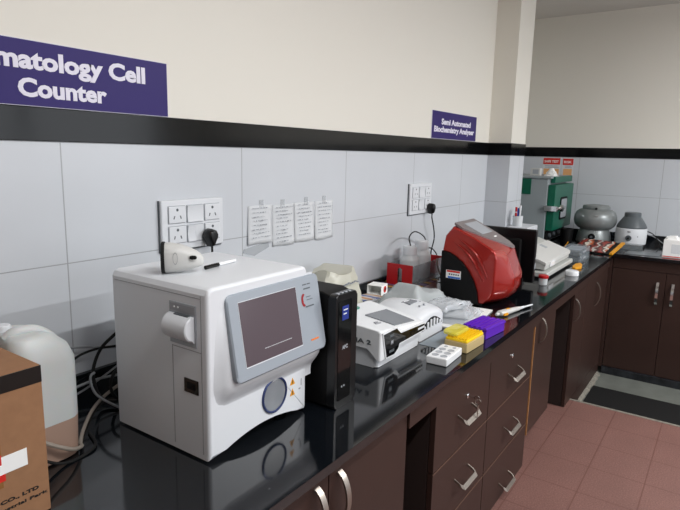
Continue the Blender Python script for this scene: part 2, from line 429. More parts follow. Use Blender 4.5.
door(t, 3.19, 3.50, .003, .655, 3.22, .56, .13); door(t, 3.50, 4.165, .003, .655, 3.80, .54, .15)
k = MB(); k.box(3.34, 4.165, YD, -.662, -.098, .002); k.build('plinth', 'lam', t)
# apron over drawers and knee spaces
m = MB(); m.box(1.266, 4.164, -.686, -.6605, .662, .7315, .001)
lone(m.build('apron_board', 'lam'), 'brown laminate apron board under the front edge of the worktop above the drawers', 'board')
# far run
def fdoor(t, y0, y1, hy):
    k = MB(); k.box(4.195, 4.213, y0+.0015, y1-.0015, -.05, .655, .0012); d = k.build('door', 'lam', t)
    bow_handle((4.195, hy, .516), (0, 0, 1), (-1, 0, 0), .15, d, 'chrome', off=.022); return d
for i, (ya, yb, lab) in enumerate(((-1.62, -.702, 'dark brown cupboard with two chrome handles below the centrifuges on the far worktop'),
                                  (-2.54, -1.622, 'dark brown two-door cupboard at the right end of the far run'))):
    t = thing('base_cupboard', (4.5, (ya+yb)/2, -.05), lab, 'cupboard')
    k = MB(); k.box(4.215, 4.93, ya, yb, -.05, .731); k.build('carcass', 'carc', t)
    k = MB(); k.box(4.197, 4.214, ya+.001, yb-.001, .658, .731, .001); k.build('top_rail', 'lam', t)
    mid = -1.027 if i == 0 else (ya+yb)/2
    if i == 0: fdoor(t, mid, yb, mid+.044); fdoor(t, ya, mid, mid-.044)
    else: fdoor(t, ya, mid, mid-.05); fdoor(t, mid, yb, mid+.05)

# ================================================================== signs and paper
def sign(x0, x1, z0, z1, lines, label):
    t = thing('wall_sign', ((x0+x1)/2, 0, z0), label, 'sign')
    k = MB(); k.box(x0, x1, -.004, 0, z0, z1); k.build('board', 'purple', t)
    k = MB(); k.box(x0-.0015, x1+.0015, -.0034, -.0004, z0-.0012, z1+.0012); k.build('edging', 'signedge', t)
    for s, cx, zb, w, h in lines:
        text('lettering', s, 'lettering', t, (cx-w/2, -.0042, zb), (1, 0, 0), (0, 0, 1), w, h, .040)
    return t
sign(.454, 1.053, 1.471, 1.611, [('Hematology Cell', .754, 1.537, .456, .055), ('Counter', .759, 1.489, .216, .042)],
     'large purple sign reading Hematology Cell Counter above the white analyser')
sign(2.722, 3.325, 1.472, 1.612, [('Semi Automated', 3.035, 1.545, .40, .032), ('Biochemistry Analyser', 3.02, 1.496, .545, .040)],
     'small purple sign reading Semi Automated Biochemistry Analyser left of the pillar')

def notes(x0, x1, z0, z1, seed, label, tilt=0):
    random.seed(seed); t = thing('handwritten_note', ((x0+x1)/2, -.002, z0), label, 'paper', 'handwritten sheets taped to the tiles')
    nx, nz = 8, 10; k = MB(); G = []
    for j in range(nz+1):
        for_i = []
        for i in range(nx+1):
            u, v = i/nx, j/nz
            y = -.0004-.005*(1-v)**2*(1+.6*math.sin(u*5+seed)) - .002*abs(u-.5)*(seed % 2)
            for_i.append((x0+(x1-x0)*u+tilt*(v-.5), y, z0+(z1-z0)*v))
        G.append(for_i)
    k.loft(G, closed=False); sh = k.build('sheet', 'paper', t)
    md = sh.modifiers.new('thickness', 'SOLIDIFY'); md.thickness = .0004
    k = MB(); z = z1-.010; n = 0
    while z > z0+.014:
        x = x0+.012+random.random()*.012; xe = x1-.01-random.random()*.035
        v = (z-z0)/(z1-z0)
        while x < xe:
            w = .004+random.random()*.010; y = -.0064-.0045*(1-v)**2*1.6
            h = .0010+random.random()*.0009
            k.box(x+tilt*(v-.5), min(x+w, xe)+tilt*(v-.5), y-.0003, y, z+random.uniform(-.001, .001), z+h+.001); x += w+.003+random.random()*.004
        z -= .0115+random.random()*.004; n += 1
    k.build('handwriting', 'ink_soft', t)
    k = MB(); c = (x0+x1)/2+random.uniform(-.01, .01); k.box(c-.010, c+.010, -.0026, 0, z1-.008, z1+.018); k.build('tape', 'celltape', t)
notes(1.368, 1.486, 1.070, 1.201, 3, 'leftmost handwritten sheet taped to the tiles, hanging a little lower than the others', .006)
notes(1.491, 1.611, 1.050, 1.197, 4, 'second handwritten sheet from the left taped to the tiles', .0)
notes(1.613, 1.731, 1.052, 1.199, 5, 'third handwritten sheet from the left, overlapping the edge of the second', -.004)
notes(1.738, 1.858, 1.047, 1.198, 6, 'rightmost handwritten sheet with dark lines at its head', .0)
k = MB(); k.prism([(1.345, 1.045), (1.40, 1.030), (1.475, 1.052), (1.47, 1.072), (1.40, 1.064), (1.35, 1.058)], 'Y', -.0016, 0)
lone(k.build('tape_strip', 'clear'), 'crinkled strip of clear sticky tape on the tiles under the leftmost note', 'tape')

# ================================================================== sockets and plugs
def plate(x0, x1, z0, z1, layout, label):
    t = thing('socket_plate', ((x0+x1)/2, 0, z0), label, 'socket')
    k = MB(); k.box(x0, x1, -.014, 0, z0, z1, .004, 3); k.build('frame', 'white', t)
    k = MB(); k.box(x0-.0020, x1-.002, -.006, -.0004, z0-.0035, z1-.001); k.build('dark_backing', 'darkgrey', t)  # dark grey slab set slightly left and down behind the frame
    cw = (x1-x0-.034)/3; ch = (z1-z0-.030)/2
    for r in range(2):
        for c in range(3):
            a = x0+.019+c*cw; b = z1-.013-(r+1)*ch
            X0, X1, Z0, Z1 = a+.004, a+cw-.004, b+.005, b+ch-.005; kind = layout[r][c]
            q = MB(); q.box(X0-.0018, X1+.0018, -.0148, -.012, Z0-.0018, Z1+.0018); rim = q.build('module_rim', 'bezel2', t)
            if kind == 's':
                q = MB(); q.box(X0, X1, -.0185, -.014, Z0, Z1, .002); s = q.build('socket', 'white', t)
                cx, cz = (X0+X1)/2, (Z0+Z1)/2; q = MB()
                q.lathe([(.0042, -.0190), (.0042, -.0182)], (cx, 0, Z1-.010), 14, 'Y')
                for sx in (-1, 1):
                    p = [(cx+sx*.013-.0018, cz-.012), (cx+sx*.013+.0018, cz-.012), (cx+sx*.010+.0018, cz-.003), (cx+sx*.010-.0018, cz-.003)]
                    q.prism(p, 'Y', -.0189, -.0180)
                q.build('pin_holes', 'darkgrey', s)
            else:
                halves = [(X0, X1)] if kind == 'b' else [(X0, (X0+X1)/2-.0005), ((X0+X1)/2+.0005, X1)]
                for n_, (p0, p1) in enumerate(halves):
                    q = MB(); tip = -.020 if n_ == 0 else -.0165
                    q.prism([(-.0145, Z0), (tip-.001, Z0), (-.0165, (Z0+Z1)/2), (-.0215+(tip+.020), Z1), (-.0145, Z1)], 'X', p0, p1, .0008)
                    q.build('switch', 'white', t)
    return t
plate(1.012, 1.246, 1.093, 1.239, ('sbs', 'sws'), 'white six-module socket plate on the tiles behind the white analyser')
plate(2.497, 2.738, 1.086, 1.241, ('sbs', 'sws'), 'smaller-looking white socket plate on the tiles above the reagent bottles')
def plug(x, z, label, cord, r=.0034):
    t = thing('power_plug', (x, -.018, z), label, 'plug')
    k = MB(); rings = []
    for y, s in ((-.0186, .8), (-.024, 1), (-.040, 1), (-.052, .86), (-.056, .6)):
        rings.append([(x+px*s*.85, y, z+pz*s*.88) for px, pz in ((0, .026), (.014, .022), (.023, .008), (.022, -.006), (.010, -.024), (.005, -.036), (-.005, -.036), (-.010, -.024), (-.022, -.006), (-.023, .008), (-.014, .022))])
    k.loft(rings); k.build('plug_body', 'black', t, 50)
    k = MB(); k.tube([(x, -.042, z-.030), (x, -.043, z-.055)] + cord, r); k.build('cord', 'rubber', t)
plug(1.172, 1.126, 'black plug with its cord in the near socket plate', [(1.175, -.045, 1.03), (1.18, -.05, .95), (1.18, -.06, .85), (1.12, -.09, .765)])
plug(2.695, 1.114, 'black plug in the far socket plate, its long cord looping down the tiles', [(2.73, -.04, 1.00), (2.75, -.035, .94), (2.72, -.035, .87), (2.71, -.05, .80), (2.72, -.08, .765)])

# ================================================================== white haematology analyser
AX0, AX1, AYF, AYB, AZT = .72, 1.033, -.517, -.210, 1.119
t = thing('blood_analyser', (.88, -.36, CT), 'large boxy white benchtop analyser with a tilted grey display, scanner and pen on top', 'analyser')
P = [(AX0+.0, .760)]
for i in range(1, 12):
    u = i/12; P.append((AX0+.022+(AX1-.012-AX0-.022)*u, .760+.026*math.sin(PI*u)**.8))
P += [(AX1-.004, .760), (AX1, .766), (AX1, AZT-.014), (AX1-.004, AZT-.005), (AX1-.013, AZT)]
P += [(AX0+.016, AZT), (AX0+.006, AZT-.004), (AX0, AZT-.014)]
k = MB(); k.prism(P, 'Y', AYF, AYB, .008, 4); body = k.build('housing', 'white', t, 30)
k = MB()   # feet
for x in (AX0+.04, AX1-.04):
    for y in (AYF+.05, AYB-.05): k.lathe([(.016, CT), (.016, .790)], (x, y, 0), 20)
k.build('feet', 'rubber', t)
# seams of the shell
k = MB()
k.box(AX0-.0006, AX0+.001, -.5005, -.4990, .772, AZT-.016); k.box(AX0-.0006, AX0+.001, -.500, AYB-.012, 1.0965, 1.098)
k.box(AX0-.0006, AX0+.001, -.4135, -.412, .772, .988); k.box(AX0-.0006, AX0+.001, -.499, -.412, .9865, .988)
k.build('seams', 'seam', t)
# hood around the display
def hood_y(x, z):
    b = .030*(1-(z-.915)/.185) if z > .915 else .030*sstep(.855, .915, z)
    if z > 1.1: b *= .5
    return AYF+.004-max(b, .003)*sstep(AX0+.004, AX0+.050, x)
nx, nz = 26, 30; F = []; xs = [AX0+.004+(AX1+.018-AX0-.004)*i/nx for i in range(nx+1)]; zs = [.845+(1.101-.845)*j/nz for j in range(nz+1)]
k = MB(); front = [[k.bm.verts.new((x, hood_y(x, z), z)) for x in xs] for z in zs]
back = [[k.bm.verts.new((min(x, AX1-.004), AYF+.03, min(z, 1.098))) for x in xs] for z in zs]
for j in range(nz):
    for i in range(nx):
        k.bm.faces.new((front[j][i], front[j][i+1], front[j+1][i+1], front[j+1][i]))
for j in range(nz):
    k.bm.faces.new((front[j][0], front[j+1][0], back[j+1][0], back[j][0])); k.bm.faces.new((front[j][nx], back[j][nx], back[j+1][nx], front[j+1][nx]))
for i in range(nx):
    k.bm.faces.new((front[0][i], back[0][i], back[0][i+1], front[0][i+1])); k.bm.faces.new((front[nz][i], front[nz][i+1], back[nz][i+1], back[nz][i]))
k.build('hood', 'white', t, 60)
# display bezel: slab in a plane tilted back; local (u = x, v = up the slope)
B0 = Vector((.764, -.546, .918)); B1 = Vector((.766, -.511, 1.096)); V = (B1-B0); VL = V.length; V.normalize(); N = Vector((0, -V.z, V.y))
BW = .300
def tilt_slab(u0, u1, v0, v1, r, n0, n1, name, m, par, bev=.0):
    k = MB(); pts = rrect(u0, u1, v0, v1, r); rings = []
    lv = ((n0, 0), (n1-bev, 0), (n1, bev)) if bev else ((n0, 0), (n1, 0))
    for n_, ins in lv:
        cu, cv = (u0+u1)/2, (v0+v1)/2; su, sv = (u1-u0-2*ins)/(u1-u0), (v1-v0-2*ins)/(v1-v0)
        rings.append([tuple(B0+Vector((1, 0, 0))*(cu+(a-cu)*su)+V*(cv+(b-cv)*sv)+N*n_) for a, b in pts])
    k.loft(rings); return k.build(name, m, par)
bz = tilt_slab(0, BW, 0, VL, .014, -.004, .010, 'display_bezel', 'bezel', t, .003)
tilt_slab(.0278, .2122, .0255, VL-.019, .002, .009, .0106, 'screen_trim', 'white', bz)
scr = tilt_slab(.029, .211, .028, VL-.020, .001, .0100, .0112, 'screen', 'screen', bz)
def bpos(u, v, n_=.0113): return tuple(B0+Vector((u, 0, 0))+V*v+N*n_)
k = MB(); random.seed(2); u = .088
while u < .170:
    w = random.uniform(.002, .006); a = bpos(u, .052); b_ = bpos(u+w, .0532)
    k.box(a[0], b_[0], a[1]-.0003, a[1]+.0003, a[2], b_[2]); u += w+.0013
k.build('screen_message', 'paper', scr)
tilt_slab(.244, .272, .028, .0315, .001, .0098, .0108, 'status_light', 'orange', bz)
u0, v0 = .236, .126
k = MB()
for s_ in range(14):
    a = math.radians(60+s_*17); a2 = math.radians(60+(s_+1)*17)
    pa = [(u0+.0020*math.cos(q), v0+.009*math.sin(q)) for q in (a, a2)]; pb = [(u0+.0090*math.cos(q), v0+.015*math.sin(q)) for q in (a2, a)]
    k.bm.faces.new([k.bm.verts.new(bpos(*p, .0106)) for p in pa+pb])
k.build('emblem', mat('dark_red_print', '#96101c', .5), bz)
k = MB()
for (a, b_, c, d) in ((.246, .262, .131, .1325), (.246, .268, .124, .1255), (.240, .270, .108, .111), (.240, .264, .150, .153), (.238, .252, .160, .1625), (.255, .266, .160, .1625)):
    k.loft([[bpos(a, c, .0101), bpos(b_, c, .0101), bpos(b_, d, .0101), bpos(a, d, .0101)], [bpos(a, c, .0107), bpos(b_, c, .0107), bpos(b_, d, .0107), bpos(a, d, .0107)]])
k.build('small_print', 'darkgrey', bz)
# round probe window
k = MB(); c = (.916, 0, .837)
k.lathe([(.042, AYF+.002), (.042, AYF-.003), (.040, AYF-.004), (.037, AYF-.003), (.037, AYF+.001)], c, 40, 'Y'); rg = k.build('probe_ring', mat('navy_ring', '#35426e', .2, metal=.3), t)
k = MB(); k.lathe([(.0375, AYF+.001), (.0375, AYF-.0012), (.0, AYF-.0012)], c, 40, 'Y'); k.build('probe_window', 'screen_lit', t)
for dz in (.0, -.027):
    k = MB(); X, Z = .980, .848+dz
    k.prism([(X-.009, Z-.008), (X+.009, Z-.008), (X, Z+.009)], 'Y', AYF-.0008, AYF+.001); w = k.build('warning_triangle', 'amber', t)
    k = MB(); k.box(X-.0012, X+.0012, AYF-.0011, AYF, Z-.004, Z+.003); k.box(X-.0012, X+.0012, AYF-.0011, AYF, Z-.0065, Z-.005); k.build('triangle_mark', 'ink', w)
k = MB(); k.box(1.012, 1.014, AYF-.0007, AYF+.001, .828, .845); k.box(1.004, 1.010, AYF-.0007, AYF+.001, .820, .823); k.build('print_mark', 'seam', t)
# side: printer module and dark socket
k = MB(); k.box(AX0-.002, AX0+.001, -.487, -.408, .994, 1.081, .001); pr_ = k.build('printer_frame', 'bezel2', t)
k = MB(); k.box(AX0-.0026, AX0, -.484, -.411, 1.063, 1.078); pp = k.build('printer_panel', 'seam', t)
k = MB(); [k.lathe([(.002, AX0-.0036), (.002, AX0-.002)], (0, y, 1.071), 10, 'X') for y in (-.425, -.436)]; k.build('buttons', 'white_gloss', pp)
k = MB(); R = []
for y in (-.410, -.412, -.480, -.482):
    s_ = .9 if y in (-.410, -.482) else 1
    R.append([(AX0-.0015, y, 1.058)] + [(AX0-.002-.024*s_*math.sin(a), y, 1.033+.026*s_*math.cos(a)) for a in [math.radians(8+q*14) for q in range(12)]] + [(AX0-.0015, y, 1.003)])
k.loft(R); dr = k.build('paper_cover', 'white', t)
k = MB(); k.box(AX0-.010, AX0-.002, -.472, -.430, 1.053, 1.060, .001); k.box(AX0-.014, AX0-.006, -.480, -.470, 1.038, 1.052, .002); k.build('cover_latch', 'darkgrey', dr)
k = MB(); k.box(AX0-.0018, AX0+.001, -.489, -.447, .896, .926, .001); sk = k.build('interface_port', 'blackg', t)
k = MB(); k.box(AX0-.003, AX0-.0015, -.480, -.456, .905, .918); k.build('port_opening', 'blackm', sk)

# barcode scanner head lying on it
t = thing('barcode_scanner', (.80, -.34, AZT), 'pale grey hand-held barcode scanner lying on top of the white analyser', 'scanner')
def sring(x, w, h, zc, yc, n=20, p=2.6):
    out = []
    for i in range(n):
        a = 2*PI*i/n; c_, s_ = math.cos(a), math.sin(a)
        out.append((x, yc+w*math.copysign(abs(c_)**(2/p), c_), zc+h*math.copysign(abs(s_)**(2/p), s_)))
    return out
SC = .72
spec = [(.752, .034, .0310), (.756, .0350, .0320), (.775, .0345, .0315), (.80, .0325, .0290), (.825, .028, .0240), (.845, .022, .0185), (.858, .015, .013), (.866, .006, .006)]
def sx(x): return .80+(x-.806)*SC
k = MB(); k.loft([sring(sx(x), w*.80, h, AZT+.034+(.0315-h)*-.35, -.345) for x, w, h in spec]); hd = k.build('head', 'cream', t, 60)
k = MB(); k.loft([sring(sx(x), w*.88, h, AZT+.034, -.345) for x, w, h in ((.744, .0355, .0325), (.746, .0372, .0336), (.7535, .0372, .0336), (.7545, .035, .032))]); k.build('rubber_nose', 'rubber', t)
k = MB(); k.box(sx(.7435), sx(.7442), -.364, -.326, AZT+.018, AZT+.052, .002); k.build('scan_window', 'screen', t)
k = MB(); k.loft([sring(sx(x), w, h, AZT+.0365, -.3680) for x, w, h in ((.826, .003, .003), (.832, .0045, .0045), (.842, .0045, .004), (.846, .002, .002))]); k.build('trigger', 'blackm', t)
k = MB(); R = [[(sx(.785)+.005*math.cos(a)*q, -.3735, AZT+.036+.013*math.sin(a)*q) for a in [i*2*PI/24 for i in range(24)]] for q in (1, .88)]
k.loft(R, cap=False); k.build('oval_mark', 'seam', hd)
spin(t, -42); t.location.x -= .001; t.location.y -= .018
# pen
t = thing('marker_pen', (.915, -.352, AZT+.005), 'thin white marker pen with a black cap lying on the white analyser', 'pen')
k = MB(); k.lathe([(.001, .868), (.0046, .870), (.0046, .915), (.003, .916)], (0, -.352, AZT+.0050), 14, 'X'); k.build('cap', 'blackg', t)
k = MB(); k.lathe([(.0036, .9155), (.0040, .917), (.0040, .978), (.0025, .980)], (0, -.352, AZT+.0050), 14, 'X'); k.build('barrel', 'white_gloss', t)
spin(t, 8)

t.location.x -= .026; t.location.y -= .018
# ================================================================== UPS
t = thing('power_backup_unit', (1.118, -.42, CT), 'tall narrow black power backup unit right beside the white analyser', 'power supply')
x0, x1, yf, yb, zt = 1.072, 1.164, -.575, -.24, 1.050
k = MB(); k.prism([(yf+.022, CT+.004), (yb, CT+.004), (yb, zt-.012), (yb-.02, zt), (yf+.045, zt+.001), (yf+.022, zt-.006)], 'X', x0, x1, .005, 3); k.build('case', 'blackm', t)
k = MB(); k.prism(rrect(x0, x1, CT, zt-.004, .010), 'Y', yf, yf+.024, .004, 3); fc = k.build('front_panel', 'black', t)
k = MB(); k.prism(rrect(x0+.010, x1-.026, CT+.02, zt-.02, .004), 'Y', yf-.0012, yf+.002, .0006); k.build('gloss_inlay', 'blackg', fc)
k = MB(); k.box(x0+.024, x1-.040, yf-.0022, yf, zt-.070, zt-.034, .001); lc = k.build('display', 'lcd', fc)
k = MB(); [k.box(x0+.028, x1-.046-.004*i, yf-.0026, yf-.002, zt-.045-.010*i, zt-.042-.010*i) for i in range(2)]; k.build('display_figures', 'paper', lc)
k = MB(); [k.box(x0+.014+.016*i, x0+.023+.016*i, yf+.005, yf+.014, zt-.0045, zt-.0015, .001) for i in range(4)]; k.build('buttons', 'bezel2', fc)
text('lettering', 'APC', 'bezel2', fc, (x0+.026, yf-.0016, .906), (1, 0, 0), (0, 0, 1), .024, .010, .03)
k = MB(); [k.lathe([(.0025, yf-.0022), (.0025, yf)], (x0+.028+.01*i, 0, .810), 10, 'Y') for i in range(2)]; k.build('indicator_marks', 'bezel2', fc)
k = MB(); [k.box(x0-.0008, x0+.001, yb-.04-.012*i, yb-.034-.012*i, .80, .96) for i in range(10)]; k.build('vent_slots', 'blackg', t)

# ================================================================== carton, can, cables at left
t = thing('carton', (.23, -.24, CT), 'brown cardboard carton with black tape and a red and white label at the left edge', 'box')
cx0, cx1, cy0, cy1, cz = -.02, .458, -.402, -.112, 1.022
k = MB(); k.box(cx0, cx1, cy0, cy1, CT, cz, .003); k.build('box_body', 'card', t)
k = MB(); k.box(cx0, cx1-.001, cy0-.0006, cy0+.002, cz-.030, cz-.001); k.box(cx0, cx1-.001, cy0-.0006, cy0+.03, cz-.001, cz+.0008) if False else None
k.build('black_tape', 'tape', t)
k = MB(); k.box(.383, .424, cy0-.0008, cy0, .856, .886); k.build('white_label', 'paperw', t)
k = MB(); k.box(.345, .3835, cy0-.0010, cy0, .873, .890); k.box(.345, .388, cy0-.0010, cy0, .844, .856); k.build('red_label', 'redlab', t)
k = MB(); k.box(.30, .383, cy0-.0012, cy0, .856, .873); k.build('label_band', 'paperw', t)
k = MB(); k.box(.28, .384, cy0-.0005, cy0, .833, .908); k.build('clear_tape', mat('brown_tape', '#8f6238', .25), t)
text('lettering', 'ELECTRONICS CO., LTD', 'ink', t, (.275, cy0-.0003, .803), (1, 0, 0), (0, 0, 1), .164, .0075, .03)
text('lettering', 'High Tech Industrial Park', 'ink', t, (.285, cy0-.0003, .789), (1, 0, 0), (0, 0, 1), .168, .0070, .02)

t = thing('jerry_can', (.555, -.20, CT), 'translucent white plastic jerry can half full of brown liquid beside the carton', 'container')
def can_ring(z, x0, x1, y0, y1, r): return [(a, b, z) for a, b in rrect(x0, x1, y0, y1, r, 4)]
k = MB(); k.loft([can_ring(.842, .474, .602, -.277, -.133, .035), can_ring(.965, .474, .602, -.277, -.133, .035),
    can_ring(.995, .476, .590, -.273, -.136, .035), can_ring(1.016, .480, .566, -.262, -.146, .03), can_ring(1.026, .488, .545, -.250, -.160, .025)]); k.build('can_body', 'jerry', t, 70)
k = MB(); k.loft([can_ring(CT, .486, .592, -.266, -.144, .03), can_ring(CT+.006, .477, .600, -.274, -.136, .035), can_ring(.842, .474, .602, -.277, -.133, .035)]); k.build('filled_part', 'liquid', t, 60)
k = MB(); k.tube([(.486, -.215, 1.018), (.505, -.222, 1.030), (.540, -.226, 1.026), (.566, -.232, 1.006), (.585, -.238, .975)], .010, 10); k.build('grip', 'jerry', t)
k = MB(); k.lathe([(.015, 1.020), (.015, 1.034), (.013, 1.037), (0, 1.037)], (.500, -.180, 0), 20); k.build('screw_cap', 'white', t)
t = thing('reagent_bottle', (.408, -.045, CT), 'white plastic bottle with a black strap showing behind the carton', 'bottle')
k = MB(); k.lathe([(.040, CT), (.045, CT+.005), (.045, 1.03), (.040, 1.07), (.022, 1.10), (.020, 1.12), (0, 1.12)], (.398, -.052, 0), 28); k.build('bottle_body', 'jerry', t, 60)
k = MB(); k.tube([(.430, -.100, 1.0), (.428, -.104, 1.06), (.405, -.100, 1.09), (.385, -.085, 1.115)], .004, 8); k.build('strap', 'rubber', t)

def cable(name, pts, r, m, label):
    k = MB(); k.tube(pts, r, 8, 8); return lone(k.build(name, m), label, 'cable')
z0 = CT+.004
cable('power_cable', [(.80, -.10, .93), (.765, -.085, .895), (.745, -.08, .85), (.742, -.085, .81), (.748, -.10, .775), (.760, -.15, z0), (.765, -.19, z0)], .0042, 'rubber', 'thick black cable curving down in a wide arc behind the white analyser')
cable('power_cable', [(.70, -.03, .845), (.735, -.028, .868), (.785, -.028, .874), (.84, -.03, .868)], .0032, 'rubber', 'thin black cable arching flat against the tiles above the upstand')
cable('power_cable', [(.83, -.13, .84), (.79, -.125, .85), (.765, -.125, .83), (.760, -.125, .80), (.775, -.13, .772), (.82, -.15, z0+.001)], .0040, 'rubber', 'black cable coil half hidden behind the edge of the white analyser')
cable('power_cable', [(.650, -.205, z0), (.62, -.275, z0), (.55, -.288, z0), (.50, -.285, .79), (.468, -.30, .84)], .0030, 'rubber', 'thin black cable looping round the foot of the jerry can')
cable('drain_tube', [(.83, -.06, .775), (.775, -.07, z0+.002), (.715, -.115, z0+.001), (.650, -.185, z0+.001), (.612, -.235, z0+.001), (.598, -.262, .765), (.560, -.290, .785), (.51, -.290, .82), (.470, -.30, .86)], .0042, 'beige', 'beige drain tube running from behind the analyser round the jerry can')
cable('data_cable', [(.70, -.024, .897), (.75, -.024, .888), (.80, -.026, .874), (.85, -.03, .862)], .0028, 'greycord', 'grey data cable slanting down across the tiles')
cable('data_cable', [(.66, -.06, .80), (.72, -.055, .803), (.77, -.055, .805), (.83, -.06, .800)], .0034, 'greycord', 'grey data cable running level along the black upstand')
cable('data_cable', [(.735, -.10, .845), (.724, -.10, .838), (.722, -.105, .815), (.735, -.115, .785), (.765, -.165, z0), (.80, -.20, z0)], .0030, 'greycord', 'short grey data cable with a bent end among the black cables')
cable('data_cable', [(.68, -.045, .772), (.74, -.040, .782), (.80, -.036, .800), (.84, -.034, .815)], .0026, 'greycord', 'thin grey data cable rising behind the others to the analyser')
# ================================================================== crumpled bag and small white box
t = thing('plastic_bag', (1.69, -.13, CT), 'crumpled translucent cream plastic bag standing against the tiles behind the black power unit', 'bag')
random.seed(11); k = MB(); R = []
n = 36
for j in range(18):
    v = j/17; rr = []
    for i in range(n):
        a = 2*PI*i/n; cr = 1+.07*math.sin(5*a+3*v)+.05*math.sin(11*a-7*v)+random.uniform(-.03, .03)
        e = (1-.35*v**3)
        rr.append((1.690+.120*e*cr*math.copysign(abs(math.cos(a))**.8, math.cos(a)), -.128+.100*(1-.35*v*v)*cr*math.copysign(abs(math.sin(a))**.8, math.sin(a)), CT+.001+.200*v+.010*math.sin(3*a+4*v)*v))
    R.append(rr)
k.loft(R); k.build('bag_body', 'bag', t, 25)
k = MB(); random.seed(3)
for i in range(7):
    x = 1.63+.014*i; k.box(x, x+.009, -.222, -.214, .915+.002*(i % 3), .918+.002*(i % 3))
k.build('print', 'ink_soft', t)

t = thing('small_carton', (1.86, -.22, .845), 'tiny open white carton with a red dot on its side, perched behind the bag', 'box')
k = MB(); a, b, c, d = 1.830, 1.892, -.250, -.190
k.box(a, b, c, c+.002, .845, .882); k.box(a, b, d-.002, d, .845, .882); k.box(a, b, c+.002, d-.002, .845, .847); k.box(a, b, c+.002, d-.002, .880, .882); k.box(b-.002, b, c+.002, d-.002, .847, .880)
k.build('carton_body', 'paperw', t)
k = MB(); k.lathe([(.013, c-.0012), (.013, c)], ((a+b)/2+.004, 0, .864), 22, 'Y'); dt = k.build('red_dot', 'redlab', t)
k = MB(); k.lathe([(.006, c-.0018), (.006, c-.001)], ((a+b)/2+.006, 0, .864), 16, 'Y'); k.build('dark_dot', 'ink', dt)
spin(t, 8)

# ================================================================== small white reader with angled black front
t = thing('benchtop_reader', (1.51, -.42, CT), 'white benchtop reader with a slanted top, grey screen and black front panel', 'analyser')
ex0, ex1, ef, eb = 1.372, 1.648, -.520, -.300
k = MB(); k.prism(rrect(ex0+.003, ex1+.003, ef+.006, eb, .012), 'Z', CT+.001, .812, .004, 2); k.build('base', 'white', t)
# upper shell: lofted along X, section in YZ; the nose dips
k = MB(); R = []
def esec(x):
    s = sstep(1.462, 1.500, x); zt_f = .874-.034*(x-ex0)/(ex1-ex0); zb = .780+.026*s; zt_b = .886-.012*(x-ex0)/(ex1-ex0)
    fy = ef-.010
    return [(x, fy+.003, zb), (x, fy, zb+.004), (x, fy, zt_f-.006), (x, fy+.004, zt_f-.001), (x, fy+.010, zt_f+.001), (x, (fy+eb)/2, (zt_f+zt_b)/2+.003), (x, eb-.012, zt_b), (x, eb-.002, zt_b-.008), (x, eb, zt_b-.03), (x, eb, .812), (x, ef+.03, .812)]
xs = [ex0-.006, ex0-.004, ex0] + [ex0+(ex1-ex0)*i/22 for i in range(1, 22)] + [ex1, ex1+.006, ex1+.008]
for x in xs:
    q = esec(min(max(x, ex0), ex1)); sc = {ex0-.006: .93, ex0-.004: .97, ex1+.006: .97, ex1+.008: .93}.get(x, 1)
    cy, cz_ = -.42, .84; R.append([(x, cy+(p[1]-cy)*sc, cz_+(p[2]-cz_)*sc) for p in q])
k.loft(R); k.build('shell', 'white_gloss', t, 40)
# black front panel follows the step
fy = ef-.0135
def fp(ins): return [(ex0+.002+ins, .866-ins), (ex0+.024+ins*.6, .786+ins), (1.446-ins, .784+ins), (1.468-ins*.5, .798+ins*.6), (1.470+ins, .810+ins), (ex1-.004-ins, .812+ins), (ex1-.002-ins, .838-ins), (1.478+ins, .846-ins), (1.462-ins*.4, .860-ins*.6), (1.458-ins, .867-ins)]
k = MB(); k.prism(fp(-.002), 'Y', fy, fy+.004, .0008); k.build('panel_edge', 'white_gloss', t)
k = MB(); k.prism(fp(.003), 'Y', fy-.0016, fy+.001); bp_ = k.build('black_panel', 'blackg', t)
k = MB(); k.box(1.412, 1.436, fy-.0020, fy-.001, .846, .854); k.box(1.416, 1.434, fy-.0026, fy-.001, .822, .836, .002); k.box(1.410, 1.440, fy-.0022, fy-.001, .798, .806, .002)
k.build('connectors', 'darkgrey', bp_)
k = MB(); k.box(1.418, 1.430, fy-.0030, fy-.002, .826, .834, .001); k.build('usb_socket', 'bezel2', bp_)
k = MB(); k.box(1.595, 1.640, fy-.0018, fy-.001, .823, .830); k.build('white_strip', 'paper', bp_)
k = MB()   # grey screen on the slanted top
def etop(x, y):
    zf = .874-.034*(x-ex0)/(ex1-ex0)+.001; zb = .886-.012*(x-ex0)/(ex1-ex0); tt = (y-(ef-.0))/((eb-.012)-ef); return zf+(zb-zf)*tt+.0035*math.sin(PI*max(0, min(1, tt)))+.001
q = [(1.478, -.512), (1.612, -.512), (1.612, -.405), (1.478, -.405)]
k.loft([[(x, y, etop(x, y)-.003) for x, y in q], [(x, y, etop(x, y)+.0016) for x, y in q]]); k.build('screen', 'screen_lit', t)
k = MB(); q = [(1.525+.020*math.cos(a), -.335+.015*math.sin(a)) for a in [i*2*PI/20 for i in range(20)]]
k.loft([[(x, y, etop(x, y)-.002) for x, y in q], [(x, y, etop(x, y)+.0014) for x, y in q]]); k.build('round_logo', 'teal', t)
k = MB()
for (a, b, c, d) in ((1.425, 1.455, -.478, -.474), (1.43, 1.45, -.470, -.466)):
    q = [(a, c), (b, c), (b, d), (a, d)]; k.loft([[(x, y, etop(x, y)-.002) for x, y in q], [(x, y, etop(x, y)+.0014) for x, y in q]])
k.build('top_print', 'seam', t)
text('lettering', 'MA 2', 'darkgrey', t, (ex0-.0068, -.428, .828), (0, -1, 0), (0, 0, 1), .070, .014, .02)

